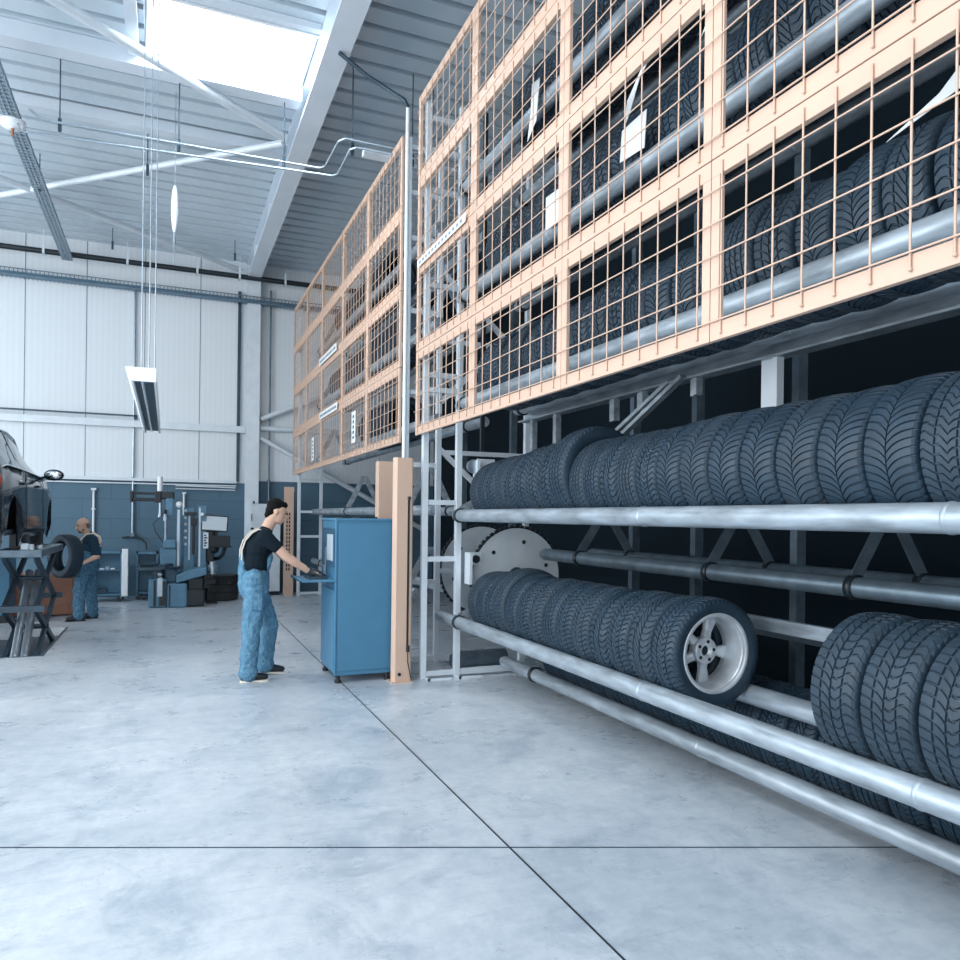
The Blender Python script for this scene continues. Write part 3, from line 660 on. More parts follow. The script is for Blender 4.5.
MB().box(2.19, 2.39, 15.58, 15.60, 0, 2.2).box(2.37, 2.39, 15.60, 15.75, 0, 2.2).build('sheet', 'beige', t)
mb = MB()
for i in range(15): mb.box(2.24, 2.265, 15.574, 15.58, .5+i*.08, .555+i*.08).box(2.29, 2.315, 15.574, 15.58, .5+i*.08, .555+i*.08)
mb.box(2.385, 2.40, 15.57, 15.578, .3, 2.1); mb.build('slots', 'black', t)
t = thing('upright_tube', (2.32, 7.66, 0), 'slim white upright tube along the near edge of the far cage', 'tube')
MB().cyl((2.325, 7.70, 0.0), (2.325, 7.70, 5.98), .022, 16).build('tube', 'white', t)
MB().tube([(2.325, 7.70, 5.98), (2.30, 7.74, 6.08), (1.9, 7.8, 6.28), (1.60, 7.8, 6.45)], .022, 10).build('cable_hose', 'darksteel', t)

# ------------------------------------------------------------ blue control cabinet
t = thing('control_cabinet', (1.81, 7.55, 0), 'tall blue steel control cabinet with a small shelf, worked at by the man in dungarees', 'cabinet')
X0, X1, Y0, Y1 = 1.50, 2.09, 7.20, 7.92
MB().box(X0+.015, X1, Y0+.012, Y1, .075, 1.58).box(X0, X1, Y0, Y1, 1.575, 1.60).box(X0, X0+.02, Y0, Y0+.03, .075, 1.58).build('body', 'blue', t, .006)
MB().box(X0+.035, X1-.02, Y0, Y0+.014, .12, 1.55).build('side_panel', 'blue', t, .004)
MB().box(X0, X0+.018, Y0+.05, Y1-.04, 1.12, 1.50).build('window', 'darkblue', t)
MB().box(X0-.004, X0+.001, Y0+.12, Y0+.40, 1.18, 1.44).build('screen', 'screen', t)
MB().box(X0-.002, X0+.016, Y0+.05, Y1-.04, .12, .90).build('front_door', 'blue', t, .004)
sh = MB().box(X0-.32, X0+.02, Y0+.0, Y1-.05, .985, 1.0).box(X0-.32, X0-.31, Y0, Y1-.05, .985, 1.015).build('shelf', 'blue', t, .003)
MB().box(X0-.22, X0-.04, Y0+.15, Y0+.45, 1.0, 1.02).build('keyboard', 'darksteel', sh)
MB().box(X0+.1, X0+.2, Y0+.2, Y0+.5, 1.60, 1.612).box(X0+.30, X0+.48, Y0+.25, Y0+.5, 1.60, 1.615).build('top_cover', 'black', t)
for x in (X0+.05, X1-.05):
    for yy in (Y0+.05, Y1-.05): MB().cyl((x, yy, .03), (x, yy, .078), .02, 12).cyl((x, yy, 0), (x, yy, .03), .032, 14).build('foot', 'black', t)
MB().box(X0-.006, X0, Y0+.47, Y0+.49, .92, 1.30).box(X0-.02, X0-.006, Y0+.45, Y0+.51, 1.06, 1.12).build('lock_handle', 'steel', t)

# ------------------------------------------------------------ back wall equipment
t = thing('wall_cabinet', (1.83, 15.7, 0), 'pale grey upright cabinet behind the man, right of the white column', 'cabinet')
MB().box(1.53+.03, 2.13, 15.62, 15.95, .08, 1.85).build('body', 'white_steel', t, .01)
MB().box(1.57, 2.12, 15.66, 15.93, 0, .08).build('plinth', 'black', t)
mb = MB().box(1.555, 1.57, 15.60, 15.62, 1.5, 1.65).box(1.555, 1.57, 15.60, 15.62, .4, .55).cyl((1.60, 15.60, 1.85), (1.60, 15.60, 1.90), .02, 8); mb.build('hinge', 'darksteel', t)
MB().cyl((1.545, 15.59, 1.35), (1.60, 15.59, 1.35), .02, 8).build('lock', 'black', t)
tag(MB().cyl((1.95, 16.12, 2.35), (1.95, 16.12, 6.3), .018, 8).cyl((1.95, 16.12, 1.9), (1.95, 16.12, 2.36), .03, 8).build('conduit', 'galvdark'), 'grey conduit rising on the corner wall behind the man', 'pipe')
# tool trolleys
def trolley(x0, x1, y, h, label, stripe):
    t = thing('tool_trolley', ((x0+x1)/2, y, 0), label, 'trolley')
    mb = MB().box(x0, x1, y, y+.4, h-.04, h).box(x0, x0+.03, y, y+.4, .07, h).box(x1-.03, x1, y, y+.4, .07, h).box(x0, x1, y+.37, y+.4, .07, h).box(x0, x1, y, y+.4, .12, .15).box(x0, x1, y, y+.4, h*.62, h*.62+.02)
    mb.build('body', 'blue2', t)
    if stripe: MB().box(x1-.005, x1+.10, y-.01, y+.1, .10, h+.04).build('side_rail', 'white', t, .01)
    mb = MB()
    for xx in (x0+.05, x1-.02): mb.cyl((xx, y+.02, .055), (xx, y+.06, .055), .055, 14).cyl((xx, y+.32, .055), (xx, y+.36, .055), .055, 14)
    mb.build('castor', 'black', t)
    return t
trolley(-1.55, -.75, 15.2, .93, 'blue open tool trolley with a white edge rail beside the standing mechanic', True)
tr = trolley(-.52, -.15, 15.45, .90, 'dark low tool cart behind the tyre changer', False)
random.seed(3)
for i in range(7):
    x = -1.48+i*.09
    tag(MB().box(x, x+.06+random.random()*.02, 15.24, 15.34, .598, .598+random.choice((.02, .035, .05))).build('tool_box', random.choice(('paper', 'steel', 'white'))), 'small pale tool lying on the shelf of the blue trolley, %s from the left' % ORD[i], 'tool', 'tools on the trolley shelf')
tag(MB().box(-1.45, -1.2, 15.25, 15.45, .152, .30).build('parts_case', 'black', None, .01), 'black case on the bottom shelf of the blue trolley', 'case')
tag(MB().box(-1.16, -1.0, 15.25, 15.4, .152, .24).build('parts_case', 'darksteel', None, .01), 'dark grey case on the bottom shelf of the blue trolley', 'case')
# pipes on blue wall
t = thing('air_pipe', (-.6, 16.1, 1.2), 'long grey air pipe coming down the back wall to the cart', 'pipe')
MB().cyl((-.62, 16.12, 1.15), (-.62, 16.12, 6.0), .022, 10).build('pipe', 'steel', t)
MB().tube([(-.8, 16.1, 1.15), (-.62, 16.08, 1.17), (-.48, 16.06, 1.14), (-.38, 16.03, 1.05), (-.36, 16.0, .92)], .018, 8).build('hose', 'black', t)
MB().cbox(-.62, 16.1, 3.35, .06, .06, .1).cbox(-.62, 16.1, 2.3, .06, .06, .06).cbox(-.62, 16.1, 1.2, .07, .07, .08).build('clip', 'galvdark', t)
t = thing('air_pipe', (-1.25, 16.1, 1.2), 'short pale air pipe on the blue wall above the mechanic\'s head', 'pipe')
MB().cyl((-1.30, 16.12, .95), (-1.30, 16.12, 2.08), .022, 10).cbox(-1.30, 16.1, 2.08, .09, .06, .04).cbox(-1.30, 16.1, 1.7, .07, .06, .03).build('pipe', 'white_steel', t)
t = thing('air_pipe', (.28, 16.1, 1.7), 'short pale air pipe on the blue wall above the tyre changer', 'pipe')
MB().cyl((.31, 16.12, 1.6), (.31, 16.12, 2.04), .022, 10).cbox(.31, 16.1, 2.04, .07, .06, .04).build('pipe', 'white_steel', t)

# tyre changer
t = thing('tyre_changer', (0, 14.3, 0), 'blue tyre changing machine with tall columns in front of the back wall', 'machine')
MB().box(-.28, .02, 14.05, 14.55, .0, .50).box(.02, .34, 13.98, 14.5, 0, .42).build('base_cabinet', 'blue2', t, .03)
MB().box(-.20, -.16, 14.035, 14.05, .02, .48).box(-.11, .0, 14.03, 14.05, .04, .46).box(.04, .07, 13.965, 13.98, .03, .40).build('base_slots', 'black', t)
MB().prism([(.16, .42), (.66, .56), (.66, .70), (.40, .66), (.16, .56)], 'Y', 14.0, 14.4).build('arm_fairing', 'blue2', t, .02)
MB().box(.34, .62, 14.1, 14.5, .04, .52).build('side_motor', 'black', t, .03)
mb = MB().cyl((-.12, 14.3, .66), (-.12, 14.3, .70), .36, 32).cyl((-.12, 14.3, .5), (-.12, 14.3, .66), .10, 16)
for k in range(4):
    a = k*PI/2+.4; mb.bar((-.12+.1*math.cos(a), 14.3+.1*math.sin(a), .72), (-.12+.34*math.cos(a), 14.3+.34*math.sin(a), .72), .07, .05)
mb.build('turntable', 'darksteel', t)
MB().box(-.14, -.06, 14.02, 14.08, .20, .52).ball((-.10, 14.03, .58), .045, 10).build('jaw', 'steel', t)
MB().box(.16, .24, 14.4, 14.55, .42, 1.72).box(.52, .66, 14.4, 14.6, .42, 1.78).box(.28, .46, 14.5, 14.62, .42, 1.74).build('column', 'blue2', t, .01)
MB().box(.17, .21, 14.385, 14.40, .7, 1.70).box(.53, .56, 14.385, 14.40, .6, 1.74).box(.36, .385, 14.48, 14.5, .8, 1.6).build('column_rail', 'white_steel', t)
MB().box(.40, .50, 14.36, 14.5, 1.42, 1.56).box(.42, .47, 14.36, 14.5, .9, 1.42).box(.30, .50, 14.40, 14.52, 1.60, 1.66).build('slide_head', 'black', t, .01)
mb = MB()
for i in range(6): mb.ball((.31, 14.48, 1.68-i*.12), .028, 8)
mb.ball((.20, 14.40, 1.79), .06, 10).ball((.59, 14.34, 1.62), .035, 12); mb.build('knob', 'white', t)
MB().box(-.06, .14, 14.3, 14.5, 1.02, 1.16).box(-.10, .16, 14.36, 14.55, .42, 1.02).build('control_box', 'blue2', t, .01)
MB().cyl((-.02, 14.42, 1.16), (-.02, 14.42, 1.62), .018, 10).cyl((-.02, 14.42, 1.5), (-.02, 14.42, 1.62), .045, 12).build('tool_rod', 'steel', t)
MB().box(-.02, .10, 14.36, 14.5, 1.60, 1.90).build('press_head', 'blue2', t, .01)
MB().box(-.20, .12, 14.38, 14.48, 1.88, 2.02).box(-.06, .0, 14.3, 14.5, 1.62, 1.7).build('swing_arm', 'black', t, .02)
MB().box(-.58, -.16, 14.38, 14.5, 1.84, 1.90).box(-.58, -.16, 14.38, 14.5, 1.96, 2.00).box(-.60, -.54, 14.38, 14.5, 1.82, 2.02).box(-.20, -.1, 14.34, 14.5, 1.82, 2.02).build('jib', 'black', t, .01)
MB().cyl((-.12-.0, 14.42, 2.02), (-.12, 14.42, 2.28), .045, 14).build('air_cylinder', 'white', t)
MB().cyl((-.11, 14.42, 1.86), (-.11, 14.42, 1.62), .028, 10).cyl((-.11, 14.42, 1.62), (-.11, 14.42, 1.56), .04, 10).build('piston', 'steel', t)
MB().tube([(.05, 14.4, 1.75), (-.08, 14.35, 1.6), (-.22, 14.33, 1.45), (-.18, 14.33, 1.3), (-.04, 14.36, 1.1)], .008, 6).build('air_hose', 'black', t)
MB().box(.66, .80, 14.42, 14.62, .75, 1.62).box(.60, .74, 14.2, 14.45, .30, .62).ball((.80, 14.4, 1.0), .09, 10).build('rear_housing', 'black', t, .03)
MB().box(.20, .62, 14.0, 14.3, .02, .30).cyl((.66, 14.2, .42), (.80, 14.2, .42), .06, 12).build('pedal_box', 'black', t, .02)
# monitor console (wheel balancer)
t = thing('balancer_console', (1.05, 14.5, 0), 'black console arm with a pale monitor screen beside the tyre changer', 'console')
MB().box(.70, .76, 14.72, 14.8, 0, 1.3).box(.66, .86, 14.4, 14.7, 0, .03).build('stand', 'black', t)
mt = Matrix.Translation((.80, 14.42, 1.46)) @ Matrix.Rotation(R(4), 4, 'Y') @ Matrix.Rotation(R(-8), 4, 'X')
MB().cbox(0, 0, 0, .46, .04, .29, mt).build('monitor', 'black', t, .006)
MB().cbox(0, -.0215, 0, .42, .003, .25, mt).build('screen', 'screen', t)
MB().box(.68, 1.06, 14.25, 14.6, 1.04, 1.24).box(.80, .86, 14.45, 14.5, 1.22, 1.34).box(.66, 1.10, 14.2, 14.6, 1.03, 1.045).build('console_body', 'black', t, .015)
MB().box(.60, .68, 14.1, 14.2, 1.02, 1.30).build('key_panel', 'white_steel', t)
mb = MB()
for i in range(5): mb.box(.61, .64+.02*(i % 2), 14.09, 14.1, 1.06+i*.045, 1.085+i*.045)
mb.build('keys', 'black', t)
MB().tube([(.98, 14.4, 1.03), (.95, 14.4, .9), (.88, 14.5, .82), (.74, 14.7, .8)], .035, 10).build('arm', 'black', t)
MB().cyl((.76, 14.2, .62), (.76, 14.2, .72), .08, 16).cyl((.76, 14.2, .56), (.76, 14.2, .62), .06, 16).cyl((.76, 14.2, .72), (.76, 14.2, .78), .05, 16).build('cup', 'steel', t)
# dusty stack of tyres by the column
for i in range(3):
    me = get_tyre('R', .30, .15, .19, 'brownrub')
    o = bpy.data.objects.new('tyre', me); C.objects.link(o); o.location = (.98, 15.1, .076+i*.152); o.rotation_euler = (R(90), 0, i)
    tag(o, 'dusty brown tyre lying in the pile by the white column, %s' % ('bottom one', 'middle one', 'top one')[i], 'tyre', 'dusty tyre pile')
tag(MB().cyl((.98, 15.1, .457), (.98, 15.1, .475), .315, 36).build('round_lid', 'brownrub'), 'round dusty lid lying on top of the tyre pile', 'lid')
t = thing('wheel_tray', (.68, 15.0, 0), 'dark bowl with a white knob on the left of the tyre pile', 'tray')
MB().box(.56, .68, 14.9, 15.1, .0, .36).box(.50, .70, 14.85, 15.15, .36, .40).build('stand', 'darksteel', t)
MB().ball((.66, 14.92, .43), (.05, .04, .028), 10).build('knob', 'white', t)

# ------------------------------------------------------------ raised car on the scissor lift
G = 1.13                                             # height of the car's own ground line
CXc = -2.38                                          # centre line; right side at about -1.5
def car():
    t = thing('car', (CXc, 10.6, G), 'black hatchback raised on the scissor lift with its wheels off', 'car')
    yr, yf = 8.42, 12.78
    # stations: y, half width low, half width belt, sill z, belt z, roof z, roof half width
    ZS = 0
    st = [(8.42, .70, .62, .42, .80, .84, .50), (8.50, .80, .74, .22, .92, .98, .56), (8.75, .86, .82, .14, .97, 1.26, .60), (9.1, .88, .85, .11, .98, 1.40, .62), (9.6, .885, .86, .11, .975, 1.455, .63), (10.2, .885, .865, .11, .965, 1.465, .63),
          (10.7, .885, .865, .11, .955, 1.43, .62), (11.1, .885, .86, .11, .945, 1.30, .61), (11.45, .885, .855, .11, .935, 1.12, .62), (11.72, .885, .85, .11, .925, .98, .66), (12.1, .875, .82, .11, .88, .92, .60), (12.5, .82, .74, .14, .78, .82, .50), (12.70, .72, .62, .28, .66, .70, .42), (12.78, .60, .5, .34, .55, .58, .36)]
    fine = []
    for a, b in zip(st, st[1:]):
        for k in range(4): fine.append(tuple(a[i]+(b[i]-a[i])*k/4 for i in range(7)))
    fine.append(st[-1])
    arch = [(9.33, .40), (12.0, .40)]
    def sect(s_, sd):
        y, wl, wb, zs, zb, zr, wr = s_
        # arches lift the sill line
        za = zs
        for (ya, ra) in arch:
            if abs(y-ya) < ra: za = max(za, .27+math.sqrt(ra*ra-(y-ya)**2))
        zm = max(za+.02, .52)
        pts = [(wl*.94, za), (wl, max(za+.01, (za+zm)/2)), (wl, zm), ((wl+wb)/2+.006, min(zb-.02, max(zm+.01, .78))), (wb, zb)]
        n = 3
        for k in range(1, n+1):
            f = k/n; pts.append((wb-.03+(wr-wb+.03)*f, zb+(zr-zb-.05)*f))
        pts += [(wr*.8, zr-.008), (wr*.4, zr+.004), (0, zr+.008)]
        return [(CXc+sd*x, y, G+z) for x, z in pts]
    for_parts = MB(); glass = MB()
    for sd in (1, -1):
        rows = [sect(s_, sd) for s_ in fine]; m = len(rows[0])
        vs = [p for r_ in rows for p in r_]; fb = []; fg = []
        for i in range(len(rows)-1):
            y = (fine[i][0]+fine[i+1][0])/2
            for k in range(m-1):
                q = (i*m+k, i*m+k+1, (i+1)*m+k+1, (i+1)*m+k)
                side_glass = k in (4, 5, 6) and 8.95 < y < 11.35 and not (9.95 < y < 10.06) and fine[i][5]-fine[i][4] > .12
                screen = k >= 7 and (11.0 < y < 11.75) or (k >= 5 and 8.46 < y < 8.78 and k >= 7)
                (fg if side_glass or screen else fb).append(q)
        for_parts.add(vs, fb, True); glass.add(vs, fg, True)
    # closing ends and underside
    for s_ in (fine[0], fine[-1]):
        a, b = sect(s_, 1), sect(s_, -1); ring = a + list(reversed(b))[1:]
        for_parts.add(ring, [tuple(range(len(ring)))])
    body = for_parts
    o = body.build('body', 'blackpaint', t)
    for q in (o,):
        sb = q.modifiers.new('thickness', 'SOLIDIFY'); sb.thickness = .012; sb.offset = -1
    g = glass.build('windows', 'glass', t)
    MB().box(CXc-.80, CXc+.80, 8.50, 12.6, G+.24, G+.30).box(CXc-.60, CXc+.60, 8.44, 8.50, G+.30, G+.82).box(CXc-.58, CXc+.58, 12.5, 12.74, G+.30, G+.56).build('underbody', 'black', t)
    MB().box(CXc-.60, CXc+.60, 8.8, 9.7, G+.3, G+.75).box(CXc-.6, CXc+.6, 11.5, 12.4, G+.3, G+.75).build('wheel_housing', 'black', t)
    for (ya, ra) in arch:
        for sd in (1, -1):
            MB().lathe([(sd*.60, .0), (sd*.60, .14), (sd*.64, .14), (sd*.64, .06), (sd*.70, .06), (sd*.70, 0)], (CXc, ya, G+.27), 'X', 24).build('brake_hub', 'steel', t)
    for sd in (1, -1):
        mb = MB().ball((CXc+sd*.80, 8.52, G+.80), (.10, .09, .11), 14); mb.build('tail_light', 'tail', t)
        mb = MB().ball((CXc+sd*1.0, 11.28, G+.985), (.12, .075, .075), 14).bar((CXc+sd*.84, 11.22, G+.94), (CXc+sd*.95, 11.28, G+.96), .05, .03)
        mi = mb.build('mirror', 'blackpaint', t)
        MB().ball((CXc+sd*1.0, 11.225, G+.985), (.095, .03, .055), 14).build('mirror_glass', 'chrome', mi)
        for yy in (9.72, 10.72): MB().box(CXc+sd*.875, CXc+sd*.905, yy, yy+.18, G+.80, G+.825).build('door_handle', 'blackpaint', t)
        for yy in (10.0, 11.28):
            MB().bar((CXc+sd*.889, yy, G+.30), (CXc+sd*.889, yy, G+.70), .006, .006).bar((CXc+sd*.889, yy, G+.70), (CXc+sd*.868, yy, G+.93), .006, .006).build('door_gap', 'black', t)
        pts = []
        for s_ in fine:
            if 8.95 < s_[0] < 11.8: pts.append((CXc+sd*(s_[6]+.012), s_[0], G+s_[5]-.045))
        MB().tube(pts, .011, 6).build('roof_trim', 'chrome', t)
        MB().tube([(CXc+sd*(s_[2]+.004), s_[0], G+s_[4]) for s_ in fine if 8.95 < s_[0] < 11.6], .008, 6).build('belt_trim', 'chrome', t)
    return t
car()
t = thing('scissor_lift', (-1.55, 10.9, 0), 'dark steel scissor lift standing in the floor recess under the car', 'car lift')
MB().box(-1.78, -1.33, 9.95, 11.9, 1.10, 1.19).build('platform', 'galvdark', t, .008)
MB().box(-3.45, -3.0, 9.95, 11.9, 1.10, 1.19).build('platform', 'galvdark', t, .008)
mb = MB()
for sd in (-1.72, -1.40, -3.38, -3.06):
    for (a, b) in (((10.05, -.12), (11.6, .50)), ((11.6, -.12), (10.05, .50)), ((10.05, .50), (11.6, 1.09)), ((11.6, .50), (10.05, 1.09))):
        MB().bar((sd, a[0], a[1]), (sd, b[0], b[1]), .045, .07).build('scissor_arm', 'darksteel', t)
for q in ((-1.80, -1.30, 9.98, 10.05), (-1.80, -1.30, 11.57, 11.63), (-3.46, -2.98, 9.98, 10.05)): MB().box(*q, .47, .54).build('cross_tie', 'darksteel', t)
for z in (.19, .80): MB().cyl((-1.76, 10.82, z), (-1.36, 10.82, z), .03, 10).build('pivot_bar', 'darksteel', t)
for x in (-1.62, -1.52): MB().cyl((x, 10.1, -.08), (x, 11.1, .86), .045, 14).build('hydraulic_cylinder', 'steel', t)
for x in (-1.8, -3.45): MB().box(x, x+.46, 9.8, 11.95, -.14, -.10).build('base_frame', 'darksteel', t)
for (x, y) in ((-1.6, 10.25), (-1.6, 11.3), (-3.2, 10.25), (-3.2, 11.3)): MB().box(x-.09, x+.09, y-.10, y+.10, 1.19, 1.36).build('rubber_pad', 'black', t)
mb = MB().cyl((-1.45, 10.05, 1.19), (-1.45, 10.05, 1.25), .03, 12).cyl((-1.40, 10.3, 1.19), (-1.40, 10.3, 1.23), .03, 12).box(-1.55, -1.48, 10.0, 10.1, 1.19, 1.26)
mb.build('lock_pin', 'white_steel', t)
t = thing('orange_cabinet', (-2.0, 13.6, 0), 'orange low steel cabinet standing behind the lift near the mechanic', 'cabinet')
MB().prism([(-2.6, .02), (-1.36, .02), (-1.36, .62), (-1.55, .66), (-2.6, .66)], 'Y', 13.4, 13.9).build('body', 'orange', t, .01)
MB().box(-2.5, -1.42, 13.385, 13.4, .06, .16).build('kick_panel', 'orange', t)
t = thing('blue_box', (-2.4, 12.8, 0), 'bright blue steel box at the left edge behind the lift arms', 'box')
MB().box(-2.75, -2.10, 12.7, 13.2, .12, 1.0).build('body', 'blue', t, .01)
MB().box(-2.7, -2.15, 12.75, 13.15, 0, .12).build('plinth', 'black', t)

# ------------------------------------------------------------ people
def skinned(mb, name, m, parent, voxel=.011, smooth=4, bump=False):
    o = mb.build(name, m, parent)
    r = o.modifiers.new('remesh', 'REMESH'); r.mode = 'VOXEL'; r.voxel_size = voxel; r.use_smooth_shade = True
    s_ = o.modifiers.new('smooth', 'SMOOTH'); s_.factor = .5; s_.iterations = smooth
    return o
def folds(o, strength, size):
    tx = bpy.data.textures.new('fold_noise', 'CLOUDS'); tx.noise_scale = size; tx.noise_depth = 2
    d_ = o.modifiers.new('folds', 'DISPLACE'); d_.texture = tx; d_.strength = strength; d_.mid_level = .5
def V3(*a): return Vector(a)
def head(mb, c, fwd, K=1.0, tilt=0):
    """cranium, jaw, nose, ears facing fwd (unit, horizontal)"""
    f = Vector(fwd).normalized(); sd = Vector((-f.y, f.x, 0)); rot = Matrix(((f.x, sd.x, 0), (f.y, sd.y, 0), (0, 0, 1)))
    if tilt: rot = rot @ Matrix.Rotation(tilt, 3, 'Y')
    def P(a, b, c_): return Vector(c) + rot @ Vector((a*K, b*K, c_*K))
    mb.ball(P(-.008, 0, .03), (.095, .074, .088), 16, rot)
    mb.ball(P(.022, 0, -.025), (.066, .058, .085), 16, rot)
    mb.ball(P(.050, 0, -.088), (.030, .032, .026), 12, rot)       # chin
    mb.ball(P(.020, .030, -.075), (.042, .022, .026), 10, rot); mb.ball(P(.020, -.030, -.075), (.042, .022, .026), 10, rot)
    mb.limb(P(.080, 0, .005), P(.103, 0, -.030), .010, .014, 8)     # nose
    mb.limb(P(.078, -.03, .018), P(.078, .03, .018), .011, .011, 8)  # brow
    mb.limb(P(.080, -.016, -.056), P(.080, .016, -.056), .008, .008, 8)   # lips
    mb.limb(P(.080, -.014, -.065), P(.080, .014, -.065), .0075, .0075, 8)
    for s_ in (-1, 1): mb.ball(P(-.004, s_*.074, -.008), (.017, .009, .031), 10, rot)
    return P, rot
def hand(mb, wrist, dirv, palmn, L=.18, curl=.5, thumb=1, w_=.04, fr=.0085):
    d_ = Vector(dirv).normalized(); n_ = Vector(palmn).normalized(); n_ = (n_-d_*n_.dot(d_)).normalized(); s_ = d_.cross(n_)
    wv = Vector(wrist)
    mb.limb(wv, wv+d_*.03, .023, .024, 10)
    for q in (-1, -.33, .33, 1): mb.limb(wv+d_*.02+s_*q*.018, wv+d_*.088+s_*q*(w_*.78), .015, .012, 8)
    for q, ln in zip((-1, -.33, .33, 1), (.78, .96, 1.0, .90)):
        p = wv+d_*.09+s_*q*(w_*.80); ang = 0; seg = [.040*ln, .026*ln, .021*ln]
        for j, sl in enumerate(seg):
            ang += curl*(.55 if j == 0 else .8)
            v = d_*math.cos(ang)+n_*math.sin(ang)+s_*q*.06; p2 = p+v*sl
            mb.limb(p, p2, fr-(j*.0008), fr-.001-(j*.0008), 8); p = p2
    p = wv+d_*.03+s_*thumb*.024; v = (d_*.7+s_*thumb*.75+n_*.35).normalized()
    p2 = p+v*.038; mb.limb(p, p2, .014, .011, 8); v2 = (d_*.95+s_*thumb*.25+n_*.4).normalized(); p3 = p2+v2*.030; mb.limb(p2, p3, .0105, .0095, 8)
    mb.limb(p3, p3+(d_*.9+n_*.5).normalized()*.024, .0095, .008, 8)
def shoe(mb, heel, toe, hgt=.075, w_=.047):
    a, b = Vector(heel), Vector(toe); d_ = (b-a).normalized(); up = Vector((0, 0, 1))
    L = (b-a).length
    mb.ball(a+d_*.045+up*.040, (.05, .045, .042), 12); mb.limb(a+d_*.05+up*.045, a+d_*(L*.55)+up*.038, .042, .040, 12)
    mb.limb(a+d_*(L*.55)+up*.036, a+d_*(L-.045)+up*.030, .042, .030, 12)
def sole(mb, heel, toe):
    a, b = Vector(heel), Vector(toe); d_ = (b-a); L = d_.length; d_.normalize(); s_ = Vector((-d_.y, d_.x, 0))
    out = [(0, .0), (.02, .032), (.07, .038), (L*.5, .036), (L*.72, .046), (L*.9, .040), (L-.005, .018)]
    poly = [a+d_*t+s_*w_ for t, w_ in out] + [a+d_*t-s_*w_ for t, w_ in reversed(out)]
    n = len(poly); z0, z1 = min(a.z, b.z), min(a.z, b.z)+.016
    sl = (b.z-a.z)/L
    vs = [Vector((p.x, p.y, a.z+sl*((p-a).dot(d_)))) for p in poly]; vs2 = [v+Vector((0, 0, .016)) for v in vs]
    mb.add(vs+vs2, [tuple(range(n)), tuple(reversed(range(n, 2*n)))]+[(i, (i+1) % n, (i+1) % n+n, i+n) for i in range(n)])

